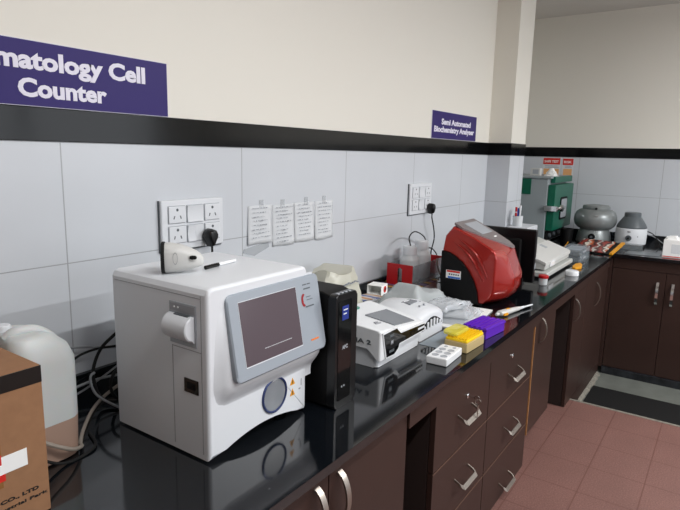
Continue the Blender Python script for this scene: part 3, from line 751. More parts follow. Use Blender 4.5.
# ================================================================== tube rotator / ESR reader with arched slot
t = thing('tube_reader', (1.77, -.40, CT), 'rounded white tube reader with an arched row of slots between the reader and the packets', 'analyser')
rx0, rx1, rf, rb = 1.668, 1.866, -.503, -.300
k = MB(); R = []
for i in range(21):
    u = i/20; x = rx0+(rx1-rx0)*u; hgt = .802+.046*math.sin(PI*(.18+.64*u))**.8
    e = .006 if i in (0, 20) else 0
    R.append([(x, rf+e, CT+e), (x, rf+e, hgt-.018), (x, rf+.012, hgt-.004), (x, rf+.028, hgt+.004), (x, rf+.10, hgt+.018), (x, rb-.02, hgt+.010), (x, rb-e, hgt-.015), (x, rb-e, CT+e)])
k.loft(R); k.build('housing', 'white', t, 50)
k = MB()
A = []; Bq = []
for i in range(15):
    u = .10+.80*i/14; x = rx0+(rx1-rx0)*u; zt_ = .790+.034*math.sin(PI*(i/14)*.92+.12); A.append((x, zt_)); Bq.append((x, .787-.0*i+.004*math.sin(PI*i/14)))
k.prism(A+Bq[::-1], 'Y', rf-.0012, rf+.004); sl = k.build('slot_recess', 'blackm', t)
for i in range(6):
    u = .20+.62*i/5; x = rx0+(rx1-rx0)*u; zt_ = .789+.031*math.sin(PI*min(1, max(0, (u-.1)/.8))*.92+.12)
    k = MB(); k.box(x-.0065, x+.0065, rf-.004, rf+.001, .789, zt_-.002, .002); k.build('slot_divider', 'white', t)
k = MB(); 
def rtop(x): return .802+.046*math.sin(PI*(.18+.64*(x-rx0)/(rx1-rx0)))**.8
q = [(1.735, -.43), (1.79, -.43), (1.79, -.395), (1.735, -.395)]
k.loft([[(x, y, .858) for x, y in q], [(x, y, rtop(x)+.0185+(-.0) ) for x, y in q]]); k.build('display', 'screen_lit', t)
k = MB(); [k.lathe([(.004, .855), (.004, rtop(x)+.014)], (x, y, 0), 10) for x, y in ((1.75, -.46), (1.78, -.462), (1.812, -.43), (1.82, -.405))]; k.build('buttons', 'bezel2', t)

# ================================================================== film cover, packets, papers on the bench
def sheet_surface(name, m, x0, x1, y0, y1, f, nx=40, ny=26, th=.0008, parent=None):
    k = MB(); R = []
    for j in range(ny+1):
        y = y0+(y1-y0)*j/ny; R.append([(x0+(x1-x0)*i/nx+.0, y+.006*math.sin(9*(i/nx)+j), f(i/nx, j/ny)) for i in range(nx+1)])
    k.loft(R, closed=False); o = k.build(name, m, parent, 80)
    md = o.modifiers.new('thickness', 'SOLIDIFY'); md.thickness = th; return o
def fcover(u, v):
    e = min(u, 1-u, v, 1-v); base = .078*sstep(0, .22, e)
    return CT+.003+base+.028*sstep(.02, .3, e)*math.exp(-((u-.25-.2*v)/.12)**2)+.010*sstep(.05, .3, e)*math.sin(9*u-5*v)
lone(sheet_surface('dust_cover', 'film', 1.87, 2.20, -.400, -.165, fcover), 'milky plastic dust cover spread in folds below the red bottle rack', 'cover')
k = MB(); k.prism([(1.88, -.535), (1.90, -.592), (2.22, -.562), (2.20, -.36), (1.885, -.36), (1.88, -.48)], 'Z', CT, CT+.006, .001)
lone(k.build('paper_board', 'paperw'), 'flat white board under the clear packets beside the purple rack', 'board')
k = MB(); k.prism([(1.655, -.512), (1.655, -.605), (1.80, -.588), (1.875, -.515)], 'Z', CT, CT+.0015)
lone(k.build('blue_grey_sheet', mat('bluish_sheet', '#9aa6b0', .3, alpha=.75)), 'bluish plastic sheet lying flat in front of the rounded tube reader', 'sheet')
random.seed(21)
def packet(x, y, z, w, d, rot, label, screen=(.3, .3)):
    t = thing('sealed_packet', (x, y, z), label, 'packet', 'clear packets piled beside the red analyser')
    def f(u, v):
        e = min(u, 1-u, v, 1-v); return z+.001+.020*sstep(0, .15, e)+.0022*math.sin(17*u+x*40)*sstep(0, .2, e)+.002*math.sin(21*v)*sstep(0, .2, e)
    k = MB(); k.box(x-w*.40, x+w*.40, y-d*.40, y+d*.40, z+.001, z+.013, .002); k.build('contents', 'white', t)
    k = MB(); k.box(x-w*.05, x+w*.30, y-d*.05, y+d*.25, z+.0131, z+.0145, .0005); k.box(x-w*.3, x-w*.12, y-d*.3, y-d*.1, z+.0131, z+.0142); k.build('grey_cards', 'bezel2', t)
    k = MB(); k.box(x-w*.35, x+w*.30, y-d*.405, y-d*.39, z+.003, z+.010); k.build('dark_slot', 'darkgrey', t)
    o = sheet_surface('film', 'clear', x-w/2, x+w/2, y-d/2, y+d/2, f, 24, 18, .0005, None)
    o.data.transform(Matrix.Translation(-Vector((x, y, z)))); o.parent = t
    t.rotation_euler = (0, 0, math.radians(rot))
packet(2.035, -.480, CT+.0065, .25, .17, 8, 'clear sealed packet at the bottom of the pile, nearest the purple rack')
packet(2.03, -.462, CT+.0300, .23, .16, 18, 'upper clear packet holding grey cards, lying against the red analyser')
packet(1.98, -.455, CT+.0545, .17, .12, -8, 'topmost small clear packet behind the rounded tube reader')

t = thing('magazine', (2.34, -.13, CT), 'colourful magazine lying under the red bottle rack', 'magazine')
k = MB(); k.prism([(2.14, -.215), (2.46, -.205), (2.50, -.02), (2.20, -.02)], 'Z', CT+.036, CT+.039, .0005); k.build('cover_page', 'mag', t)
k = MB(); k.prism([(2.145, -.212), (2.455, -.202), (2.495, -.022), (2.205, -.022)], 'Z', CT+.0, CT+.036); k.build('pages', 'paper', t)
k = MB(); k.prism([(1.93, -.10), (2.07, -.14), (2.125, -.07), (2.0, -.03)], 'Z', CT+.020, CT+.022); lone(k.build('leaflet', stripes_mat('leaflet_print', ['#5a6fb8', '#e7e2da', '#d99a62', '#e9e6e2'], 14, 0)), 'blue and orange printed leaflet lying beside the small white carton', 'leaflet')
k = MB(); k.box(1.95, 2.10, -.13, -.04, CT, CT+.0195, .001); lone(k.build('notebook', 'paper'), 'white notebook under the printed leaflet by the tiles', 'book')

# red rack with bottles
RZ = CT+.0392
t = thing('bottle_rack', (2.40, -.115, RZ), 'red and clear acrylic rack holding two white reagent bottles', 'rack')
k = MB(); gx = 2.230; k.prism([(-.180, RZ), (-.180, .892), (-.050, .892), (-.050, RZ), (-.104, RZ), (-.104, .870), (-.116, .876), (-.128, .870), (-.128, RZ)], 'X', gx, gx+.005); k.build('end_panel', 'redp', t)
k = MB(); k.box(2.560, 2.565, -.180, -.050, RZ, .892); k.build('end_panel', 'redp', t)
for y in (-.180, -.053):
    k = MB(); k.box(2.2352, 2.5598, y, y+.003, RZ, .888); k.build('side_panel', 'acrylic', t)
k = MB(); k.box(2.2352, 2.5598, -.1768, -.0532, RZ, RZ+.004); k.build('floor_panel', 'acrylic', t)
def bottle(x, y, label, h=.16, r=.046):
    z = RZ+.0042; t = thing('reagent_bottle', (x, y, z), label, 'bottle', 'bottles in the red rack')
    k = MB(); k.lathe([(r-.006, z), (r, z+.005), (r, z+h*.62), (r-.004, z+h*.70), (r*.62, z+h*.80), (r*.60, z+h*.86), (0, z+h*.86)], (x, y, 0), 28); k.build('bottle_body', 'frost', t, 60)
    k = MB(); k.lathe([(r*.70, z+h*.80), (r*.72, z+h*.81), (r*.72, z+h), (r*.62, z+h*1.04), (0, z+h*1.04)], (x, y, 0), 24); k.build('cap', 'white', t)
bottle(2.325, -.115, 'left bottle in the red rack, nearer the viewer'); bottle(2.445, -.115, 'right bottle in the red rack, with black tubing at its cap', .172)
cable('suction_tube', [(2.33, -.115, .962), (2.36, -.09, 1.00), (2.45, -.07, 1.015), (2.55, -.06, .99), (2.62, -.05, .95), (2.66, -.05, .86), (2.68, -.06, .80), (2.70, -.10, .77)], .003, 'rubber', 'black tubing arching from the bottle caps in the red rack')
cable('white_tube', [(2.44, -.20, .90), (2.44, -.21, .85), (2.46, -.23, .80), (2.52, -.25, .765), (2.60, -.26, .765)], .0035, 'beige', 'pale tube running down from the bottle rack to the red analyser')
cable('power_cable', [(2.62, -.06, .86), (2.66, -.04, .90), (2.72, -.04, .895), (2.74, -.06, .86), (2.70, -.08, .82), (2.66, -.10, .78), (2.60, -.20, .765)], .0032, 'rubber', 'small black cable loop behind the red analyser')

# ================================================================== tray, tip box, purple rack
t = thing('reagent_tray', (1.58, -.638, CT), 'small white plastic tray with wells at the front edge of the worktop', 'tray')
def slab_holes(x0, x1, y0, y1, z1, cells, m, deep='bezel2'):
    k = MB(); k.box(x0, x1, y0, y1, CT, z1, .004, 3); k.build('tray_body', m, t)
    for (a, b, c) in cells:
        q = MB(); q.lathe([(c, z1-.001), (c, z1+.0008), (c*.9, z1+.0012), (c*.78, z1+.0002), (0, z1-.0)], (a, b, 0), 20); q.build('well', deep, t)
slab_holes(1.512, 1.645, -.672, -.604, .780, [(1.535+.030*i, -.653, .011) for i in range(3)] + [(1.535+.030*i, -.625, .011) for i in range(3)] + [(1.625, -.653, .006), (1.625, -.625, .006)], 'white_gloss')
spin(t, 3)

t = thing('pipette_tip_box', (1.74, -.64, CT), 'frosted box of yellow pipette tips with its amber lid propped on it', 'box')
k = MB(); k.box(1.665, 1.800, -.682, -.600, CT, .788, .004); k.build('box_body', 'frost_tan', t)
k = MB(); k.box(1.668, 1.797, -.679, -.603, .788, .796, .002); k.build('tip_plate', 'yellow', t)
k = MB(); k.lathe([(.0040, .795), (.0042, .802), (.0026, .802), (.0022, .797)], (1.675, -.673, 0), 8); tip0 = k.build('tip', 'yellow', t)
for i in range(12):
    for j in range(7):
        if i or j: c_ = tip0.copy(); c_.parent = t; c_.location = (.0104*i, .0105*j, 0); col.objects.link(c_)
k = MB(); R = []
for z, s in ((0, 1), (.007, 1), (.010, .94), (.011, .85)):
    R.append([(1.725+(a-1.725)*s, -.612+(b+.612)*s, .8035+z+.04*(b+.64)) for a, b in rrect(1.668, 1.775, -.640, -.588, .016, 5)])
k.loft(R); k.build('lid', 'yellow_clear', t)
spin(t, -3)

t = thing('tube_rack', (1.915, -.635, CT), 'bright purple plastic rack with long grooves behind the yellow tip box', 'rack')
k = MB(); k.box(1.842, 1.990, -.684, -.596, CT+.0, .790, .004); k.build('rack_body', 'violet', t)
k = MB(); k.box(1.839, 1.993, -.687, -.593, .787, .793, .002); k.build('rim', 'violet', t)
for j in range(5):
    y = -.684+.0188*j; k = MB(); k.prism([(y, .792), (y+.013, .792), (y+.012, .797), (y+.001, .797)], 'X', 1.841, 1.991, .001); k.build('rib', 'violet', t)
spin(t, -6)

# pipette
t = thing('pipette', (2.27, -.64, CT+.011), 'white hand pipette lying at the front edge of the worktop', 'pipette')
k = MB(); R = []
for x, w, h in ((2.155, .010, .007), (2.162, .016, .011), (2.20, .016, .011), (2.24, .012, .010), (2.285, .0095, .0085), (2.30, .007, .007)): R.append(sring(x, w, h, CT+.011, -.64, 14, 2.4))
k.loft(R); k.build('handle_body', 'cream', t, 60)
k = MB(); k.lathe([(.0062, 2.30), (.0055, 2.33), (.0040, 2.335), (.0036, 2.385), (.0026, 2.40)], (0, -.64, CT+.0105), 14, 'X'); k.build('shaft', 'white', t)
k = MB(); k.lathe([(.005, 2.135), (.007, 2.139), (.007, 2.148), (.004, 2.156)], (0, -.64, CT+.011), 14, 'X'); k.build('plunger', 'cream', t)
k = MB(); k.box(2.162, 2.19, -.661, -.654, CT+.004, CT+.014, .002); k.box(2.205, 2.225, -.644, -.636, CT+.0215, CT+.024, .001); k.build('finger_rest', 'amber', t)
spin(t, -15)

# ================================================================== red analyser
t = thing('chemistry_analyser', (2.40, -.43, CT), 'glossy red and black benchtop analyser with a sloping top and small screen', 'analyser')
def rsec(u):
    """section in Y,Z at relative width u (0..1)"""
    s = math.sin(PI*min(max(u, 0), 1))**.45
    b = .016*s
    x = 2.25+.265*u+(.0)
    f = -.505-.035*sstep(0, .45, u)      # the foot of the shell swings forward to the right
    top = 1.098-.010*abs(u-.5)*2
    return x, [(-.318, .768), (-.316, .84), (-.312, .985), (-.322, 1.045), (-.352+.0*b, top-.006), (-.385, top-.016), (-.46, 1.040), (-.522, 1.009), (-.540-b*.3, .993), (-.548-b*.8, .962),
               (f-.040-b, .880), (f-.040-b*1.1, .830), (f-.022-b, .790), (f-.004, .768)]
k = MB(); R = []
for i in range(25):
    u = i/24; x, q = rsec(u)
    e = 0 if 0 < i < 24 else 1
    ring = [(x, y, z) for y, z in q]
    if i in (0, 24):   # tuck the ends
        cy, cz_ = -.42, .92; ring = [(x+(-.0 if i == 0 else .0), cy+(y-cy)*.965, cz_+(z-cz_)*.972) for y, z in q]
    R.append(ring)
R.insert(1, [(2.2555, -.42+(y+.42)*.992, .92+(z-.92)*.994) for y, z in rsec(0.02)[1]])
k.loft(R); sh = k.build('shell', 'red', t, 55)
# swept ridges pressed in the side of the shell
for off in (0, .020):
    k = MB(); k.tube([(2.254, -.335-off*1.0, 1.030+off*.9), (2.248, -.40-off*.8, .999+off*.9), (2.247, -.452-off*.9, .950+off), (2.250, -.490-off*.9, .890+off*.7), (2.262, -.518-off*.7, .830+off*.3)], [.002, .005, .0065, .0065, .005, .0025], 10, 8); k.build('pressed_ridge', 'red', t, 80)
# black side cheek
q = [(-.330, .765), (-.318, .80), (-.314, .86), (-.314, .978), (-.345, .974), (-.375, .960), (-.410, .935), (-.440, .900), (-.465, .860), (-.482, .815), (-.490, .765)]
k = MB(); k.prism(q, 'X', 2.236, 2.262, .002); ck = k.build('side_cheek', 'blackm', t)
k = MB(); k.box(2.236+.27, 2.262+.265, -.50, -.316, .765, .97); k.build('side_cheek', 'blackm', t)
k = MB(); k.box(2.2352, 2.2365, -.408, -.340, .862, .898, .001); lb = k.build('label_plate', 'paperw', ck)
k = MB(); k.box(2.2346, 2.2353, -.404, -.344, .889, .897); k.build('label_band', 'redlab', lb)
k = MB(); k.box(2.2346, 2.2353, -.406, -.350, .863, .871); k.build('label_band', 'bluelab', lb)
k = MB(); [k.box(2.2346, 2.2353, -.400+.010*i, -.394+.010*i, .877, .883) for i in range(5)]; k.build('label_print', 'ink', lb)
# grey top panel, screen
def rtopz(y): return 1.092+( y+.352)*(1.092-1.010)/( -.352+.520)*1.0
q = [(2.275, -.350), (2.492, -.350), (2.498, -.44), (2.488, -.525), (2.462, -.558), (2.435, -.545), (2.33, -.46), (2.272, -.39)]
k = MB(); k.loft([[(x, y, rtopz(y)-.004) for x, y in q], [(x, y, rtopz(y)+.0065) for x, y in q]]); tp = k.build('top_panel', mat('taupe_grey_panel', '#7c7475', .35), t)
q = [(2.335, -.370), (2.475, -.370), (2.468, -.450), (2.345, -.450)]
k = MB(); k.loft([[(x, y, rtopz(y)+.005) for x, y in q], [(x, y, rtopz(y)+.0080) for x, y in q]]); k.build('screen', 'bezel2', tp)
k = MB(); q = [(2.415, -.476), (2.445, -.476), (2.445, -.482), (2.415, -.482)]; k.loft([[(x, y, rtopz(y)+.006) for x, y in q], [(x, y, rtopz(y)+.0074) for x, y in q]]); k.build('top_print', 'paperw', tp)
k = MB()
for i in range(3): k.tube([(2.44, -.566-.003*i, .932-.014*i), (2.475, -.565-.003*i, .935-.014*i), (2.50, -.558-.003*i, .938-.014*i)], .0022, 6); 
k.build('front_ribs', 'red', t)
k = MB(); k.prism([(2.468, .800), (2.478, .800), (2.482, .856), (2.474, .858)], 'Y', -.600, -.570, .001); k.build('cuvette_slot', 'blackm', t)
k = MB(); [k.lathe([(.014, CT), (.014, .772)], (x, y, 0), 16) for x in (2.28, 2.49) for y in (-.48, -.34)]; k.build('feet', 'rubber', t)

# ================================================================== monitor seen from behind
t = thing('computer_monitor', (2.79, -.43, CT), 'black flat monitor turned away, standing right behind the red analyser', 'monitor')
k = MB(); k.box(2.765, 2.792, -.566, -.265, .775, 1.038, .007, 3); k.build('back_shell', 'black', t)
k = MB(); k.box(2.745, 2.768, -.50, -.31, .82, .99, .010, 3); k.build('rear_bulge', 'blackm', t)
k = MB(); k.box(2.7925, 2.7985, -.560, -.271, .785, 1.030, .002); k.build('screen', 'screen', t)
k = MB(); k.prism(rrect(2.72, 2.86, -.50, -.30, .02), 'Z', CT, CT+.012, .003); k.build('stand_foot', 'blackm', t)
k = MB(); k.box(2.773, 2.790, -.45, -.36, CT+.01, .79, .003); k.build('stand_neck', 'blackm', t)
k = MB(); k.box(2.772, 2.786, -.5668, -.5655, .845, .875, .0004); k.box(2.774, 2.784, -.5668, -.5655, .895, .903, .0004); k.build('side_ports', 'bezel2', t)

# ================================================================== white photometer and slab
t = thing('sample_platform', (3.26, -.42, CT), 'flat white platform unit under the angular white photometer', 'platform')
k = MB(); k.box(2.985, 3.555, -.575, -.30, CT+.010, .792, .006, 3); k.build('slab', 'dull', t)
k = MB(); [k.lathe([(.012, CT), (.012, CT+.012)], (x, y, 0), 14) for x in (3.03, 3.51) for y in (-.54, -.34)]; k.build('feet', 'rubber', t)
t = thing('photometer', (3.30, -.42, .792), 'angular white photometer with a sloping lid on the flat base behind the monitor', 'analyser')
k = MB(); k.prism([(-.552, .800), (-.552, .834), (-.548, .840), (-.36, .905), (-.30, .910), (-.25, .900), (-.25, .800)], 'X', 3.02, 3.545, .005, 2); k.build('housing', 'dull', t)
k = MB(); k.prism([(-.5575, .822), (-.5575, .838), (-.548, .8435), (-.42, .888), (-.42, .88)], 'X', 3.015, 3.55, .002); k.build('lid', 'cream', t)
k = MB(); k.box(3.10, 3.19, -.5615, -.55, .806, .836, .003); k.build('latch', 'white_gloss', t)
k = MB(); k.prism([(-.47, .866), (-.43, .880), (-.43, .8855), (-.47, .8715)], 'X', 3.33, 3.37); k.build('lid_mark', 'bezel2', t)
k = MB(); [k.lathe([(.010, .792), (.010, .801)], (x, y, 0), 12) for x in (3.06, 3.50) for y in (-.52, -.32)]; k.build('feet', 'rubber', t)
# cup, cap, clip
t = thing('specimen_cup', (2.86, -.560, CT), 'small clear specimen cup with a red lid beside the monitor', 'cup')
k = MB(); k.lathe([(.017, CT), (.020, CT+.003), (.0215, CT+.036), (.0215, CT+.040)], (2.86, -.590, 0), 24); k.build('cup_body', 'frost', t)
k = MB(); k.lathe([(.0235, CT+.036), (.0245, CT+.038), (.0245, CT+.048), (.022, CT+.051), (0, CT+.051)], (2.86, -.590, 0), 24); k.build('lid', 'redp', t)
k = MB(); k.lathe([(.034, CT), (.036, CT+.003), (.035, CT+.022), (.032, CT+.026), (0, CT+.026)], (3.215, -.648, 0), 28)
lone(k.build('jar_lid', 'white_gloss'), 'round white jar lid lying at the worktop edge before the photometer', 'lid')
k = MB(); k.prism([(3.38, -.630), (3.44, -.650), (3.53, -.635), (3.57, -.615), (3.52, -.598), (3.44, -.602), (3.39, -.610)], 'Z', CT, CT+.014, .003)
lone(k.build('orange_clip', 'amber'), 'small orange-yellow plastic clip behind the white jar lid', 'clip')
# smoked boxes
for i, (z, lab) in enumerate(((CT, 'lower smoked clear drawer box beside the photometer'), (CT+.0385, 'upper smoked clear drawer box stacked beside the photometer'))):
    t = thing('drawer_box', (3.76, -.52, z), lab, 'box', 'smoked drawer boxes')
    k = MB(); x0, x1, y0, y1 = 3.63, 3.90, -.600, -.475
    for b in ((x0, x1, y0, y0+.003), (x0, x1, y1-.003, y1), (x0, x0+.003, y0+.003, y1-.003), (x1-.003, x1, y0+.003, y1-.003)): k.box(*b, z, z+.038)
    k.box(x0+.003, x1-.003, y0+.003, y1-.003, z, z+.003); k.build('box_shell', 'acrylic', t)
    k = MB(); k.box(x0+.012, x1-.012, y0+.012, y1-.012, z+.003, z+.030, .002); k.build('glass_slides', 'bezel', t)
    k = MB(); k.box(x0+.06, x0+.14, y0-.004, y0, z+.016, z+.026, .001); k.build('grip', 'bezel2', t)

# printed cards on a tray
t = thing('card_folder', (4.27, -.585, CT), 'fan of red and dark printed cards lying in the worktop corner', 'cards')
def leaning(pts, m, name, dz, h):
    zz = lambda x: CT+.002+dz+max(0, (x-4.07))*.11
    k = MB(); k.loft([[(x, y, zz(x)) for x, y in pts], [(x, y, zz(x)+h) for x, y in pts]]); return k.build(name, m, t)
leaning([(4.06, -.690), (4.40, -.710), (4.42, -.455), (4.10, -.445)], 'blackm', 'backing', 0, .006)
leaning([(4.07, -.660), (4.395, -.675), (4.415, -.46), (4.11, -.45)], 'strips', 'printed_sheet', .0062, .006)
leaning([(4.055, -.712), (4.40, -.735), (4.40, -.712), (4.06, -.692)], 'amber', 'orange_edge', .002, .012)
cable('pencil', [(4.20, -.375, CT+.005), (4.48, -.335, CT+.005)], .004, 'amber', 'yellow pencil lying in front of the incubator foot')
t = thing('acrylic_stand', (4.42, -.80, CT), 'low grey acrylic stand before the smaller centrifuge', 'stand')
k = MB(); k.box(4.425, 4.49, -.84, -.62, CT+.034, CT+.038); k.box(4.425, 4.428, -.84, -.62, CT, CT+.034) ; k.box(4.428, 4.49, -.84, -.836, CT, CT+.034); k.build('stand_body', 'acrylic', t)
k = MB(); k.prism([(4.22, -.76), (4.36, -.77), (4.40, -.965), (4.24, -.965)], 'Z', CT, CT+.004)
lone(k.build('steel_tray', mat('dull_steel', '#9aa0a4', .3, metal=.8)), 'flat grey metal tray at the edge of the far worktop', 'tray')

# ================================================================== pens in their holder
HX, HY = 3.62, -.20
k = MB(); k.box(3.575, 3.80, -.285, -.155, CT, .948, .006)
lone(k.build('white_case', 'white'), 'plain white instrument case standing against the tiles left of the pillar', 'case')
t = thing('pen_holder', (HX, -.205, .948), 'small clear pen holder standing on the white case by the pillar', 'holder')
k = MB(); k.lathe([(.030, .948), (.030, .954), (.032, 1.015), (.029, 1.015), (.027, .954), (0, .954)], (HX, -.205, 0), 24); k.build('cup_body', 'frost', t)
for i, (dx, dy, h, mm, cm, lab, lean) in enumerate(((-.020, .005, .080, 'white', 'redp', 'short white pen with a red cap leaning left in the holder', (-.03, 0)),
        (0, .012, .115, 'white', 'redp', 'tall white pen with a large red cap in the holder', (-.012, 0)), (.012, -.008, .125, 'white', 'white', 'plain white pen in the middle of the holder', (.012, 0)),
        (.018, .004, .105, 'blue', 'blue', 'thick blue marker at the right of the holder', (.030, 0)))):
    x, y, z = HX+dx*.8, -.205+dy, .9545; t = thing('pen', (x, y, z), lab, 'pen', 'pens in the holder by the pillar')
    e = Vector((x+lean[0]*.5, y, z+h)); a = Vector((x, y, z)); q = a+(e-a)*.75
    k = MB(); k.tube([tuple(a), tuple(q)], .0055 if mm != 'blue' else .0095, 10, 0); k.build('barrel', mm, t)
    k = MB(); k.tube([tuple(q), tuple(e)], .0068 if mm != 'blue' else .0108, 10, 0); k.build('cap', cm, t)
cable('spatula', [(HX+.006, -.197, .958), (HX+.045, -.197, 1.058), (HX+.075, -.197, 1.062)], .003, 'bezel2', 'grey plastic spatula sticking out of the pen holder')

# ================================================================== incubator
t = thing('laboratory_incubator', (4.56, -.02, CT), 'grey and green laboratory incubator in the corner beyond the pillar', 'incubator')
ix0, ix1, iy0, iy1, iz = 4.27, 4.82, -.205, .30, 1.235
k = MB(); k.box(ix0, ix1, iy0, iy1, CT+.010, iz, .006); k.build('cabinet', 'greyen', t)
k = MB(); k.box(ix0-.01, ix1+.02, iy0-.02, iy1, iz, iz+.016, .003); k.build('top_plate', 'greyen', t)
k = MB(); k.box(ix0+.06, ix1+.03, iy0-.035, iy0-.004, iz-.032, iz+.014, .003); k.build('front_rail', 'green', t)
k = MB(); k.box(ix0-.004, ix0+.001, -.085, .25, iz-.12, iz-.004, .002); k.build('side_panel', 'green_d', t)
k = MB(); k.box(ix0+.01, ix1+.01, iy0-.055, iy0-.002, .855, iz-.044, .006); dd = k.build('door', 'green', t)
k = MB(); k.box(ix0+.008, ix0+.0145, iy0-.053, iy0-.004, .858, iz-.048); k.build('door_edge', 'green_d', dd)
k = MB(); k.prism(rrect(4.44, 4.64, .925, 1.095, .02), 'Y', iy0-.060, iy0-.054, .002); wf = k.build('window_frame', 'blackm', dd)
k = MB(); k.prism(rrect(4.46, 4.62, .940, 1.080, .012), 'Y', iy0-.0625, iy0-.059); k.build('pane', 'bezel2', wf)
k = MB(); k.lathe([(.024, iy0-.10), (.026, iy0-.09), (.026, iy0-.075), (.014, iy0-.07), (.014, iy0-.055)], (4.36, 0, 1.02), 18, 'Y'); k.box(4.27, 4.50, iy0-.085, iy0-.070, 1.008, 1.032, .003); k.box(4.25, 4.275, iy0-.08, iy0+.01, 1.0, 1.04, .003)
k.build('latch', 'chrome', dd)
k = MB(); k.box(ix0+.01, ix1, iy0-.012, iy0-.002, .775, .850, .002); cp = k.build('control_panel', 'blackm', t)
k = MB(); [k.lathe([(.016, iy0-.026), (.016, iy0-.011)], (4.36+.13*i, 0, .812), 16, 'Y') for i in range(3)]; k.build('knobs', 'darkgrey', cp)
k = MB(); [k.box(x, x+.04, y, y+.04, CT, CT+.011) for x in (ix0+.02, ix1-.06) for y in (iy0+.02, iy1-.06)]; k.build('feet', 'rubber', t)
ZI = iz+.016
t = thing('small_carton', (4.40, -.09, ZI), 'small cream carton standing on top of the incubator', 'box')
k = MB(); k.box(4.36, 4.43, -.115, -.045, ZI, ZI+.055, .002); k.build('carton_body', 'cream', t)
k = MB(); k.box(4.3594, 4.361, -.105, -.062, ZI+.012, ZI+.045); k.build('label_print', 'bezel2', t)
random.seed(5); k = MB(); R = []
for j in range(9):
    v = j/8; R.append([(4.42+(.045*(1-v*.75))*(1+random.uniform(-.25, .25))*math.cos(a), -.185+.050*(1-v*.8)*(1+random.uniform(-.25, .25))*math.sin(a), ZI+.06*v) for a in [i*2*PI/12 for i in range(12)]])
k.loft(R); lone(k.build('crumpled_tissue', 'paperw', None, 20), 'crumpled white tissue on top of the incubator by its front edge', 'tissue')
k = MB(); k.lathe([(.040, CT), (.046, .86), (.043, .86), (.037, CT+.004), (0, CT+.004)], (4.50, -.315, 0), 24)
lone(k.build('plastic_beaker', 'blackm'), 'black plastic beaker standing between the incubator and the large centrifuge', 'beaker')

# posters
def poster(y0, y1, z0, z1, label, head):
    t = thing('poster', (XF, (y0+y1)/2, z0), label, 'poster'); X = XF
    k = MB(); k.box(X-.0016, X, y0, y1, z0, z1); k.build('sheet', 'paper', t)
    k = MB(); k.box(X-.0022, X-.0015, y0+.004, y1-.004, z1-.056, z1-.004); hd = k.build('red_heading', 'redlab', t)
    text('lettering', head, 'paperw', hd, (X-.0023, y1-.014, z1-.042), (0, -1, 0), (0, 0, 1), (y1-y0)-.03, .020, .02)
    k = MB(); k.box(X-.0022, X-.0015, y0+.010, y1-.012, z0+.006, z0+.062); k.build('orange_panel', 'skin_tan', t)
    k = MB(); [k.box(X-.0022, X-.0015, y0+.012+.01*i, y1-.022, z0+.070+.012*i, z0+.074+.012*i) for i in range(2)]; k.build('print_lines', 'ink_soft', t)
poster(-.115, .030, 1.235, 1.388, 'left red-headed safety poster on the far tiles above the incubator', 'SAFE TEST')
poster(-.218, -.128, 1.237, 1.386, 'right narrower red-headed poster on the far tiles', 'RISK')

# ================================================================== centrifuges
t = thing('large_centrifuge', (4.63, -.482, CT), 'large grey round centrifuge with a fat bowl in the corner', 'centrifuge')
c = (4.63, -.482, 0)
k = MB(); k.lathe([(.118, CT+.006), (.124, CT+.012), (.122, .80), (.110, .842), (.100, .862)], c, 40); ft = k.build('base', 'hammer', t)
k = MB(); k.lathe([(.085, .855), (.118, .868), (.142, .892), (.152, .925), (.150, .958), (.136, .990), (.112, 1.008), (.095, 1.012)], c, 48); k.build('bowl', 'hammer', t, 60)
k = MB(); k.lathe([(.093, 1.010), (.096, 1.014), (.096, 1.030), (.088, 1.040), (.03, 1.046), (0, 1.047)], c, 40); ld = k.build('lid', 'hammer', t)
k = MB(); k.lathe([(.008, 4.526), (.008, 4.536)], (0, -.50, 1.020), 14, 'X'); k.build('lid_catch', 'blackm', ld)
k = MB(); k.lathe([(.022, 4.494), (.024, 4.500), (.024, 4.514)], (0, -.49, .812), 22, 'X'); kn = k.build('speed_dial', 'blackm', t)
k = MB(); k.lathe([(.009, 4.488), (.009, 4.495)], (0, -.49, .812), 14, 'X'); k.build('dial_knob', 'darkgrey', kn)
k = MB(); [k.lathe([(.014, CT), (.014, CT+.010)], (c[0]+.09*math.cos(a), c[1]+.09*math.sin(a), 0), 12) for a in (0.6, 2.2, 3.8, 5.4)]; k.build('feet', 'rubber', t)
k = MB(); k.box(4.474, 4.480, -.528, -.503, .968, .976, .001); k.build('name_badge', 'chrome', t)
t = thing('small_centrifuge', (4.63, -.735, CT), 'smaller centrifuge with a white drum and dark grey cone top beside the white carton', 'centrifuge')
c = (4.63, -.735, 0)
k = MB(); k.lathe([(.096, CT), (.098, CT+.003), (.098, CT+.018), (.09, CT+.020)], c, 36); k.build('rubber_base', 'rubber', t)
k = MB(); k.lathe([(.098, CT+.020), (.104, CT+.024), (.106, .86), (.104, .888), (.098, .893)], c, 44); k.build('drum', 'white', t)
k = MB(); k.lathe([(.100, .892), (.102, .900), (.092, .922), (.066, .962), (.060, .970), (.056, .972), (.056, .998), (.052, 1.004), (0, 1.004)], c, 40); k.build('cone_top', 'darkgrey', t, 30)
k = MB(); k.lathe([(.020, 4.518), (.021, 4.524), (.021, 4.536)], (0, -.735, .825), 22, 'X'); kn = k.build('speed_dial', 'darkgrey', t)
k = MB(); k.lathe([(.008, 4.512), (.008, 4.520)], (0, -.735, .825), 12, 'X'); k.build('dial_knob', 'black', kn)
k = MB(); k.box(4.522, 4.530, -.745, -.725, .868, .873); k.box(4.540, 4.55, -.795, -.787, .835, .841); k.build('small_print', 'ink', t)
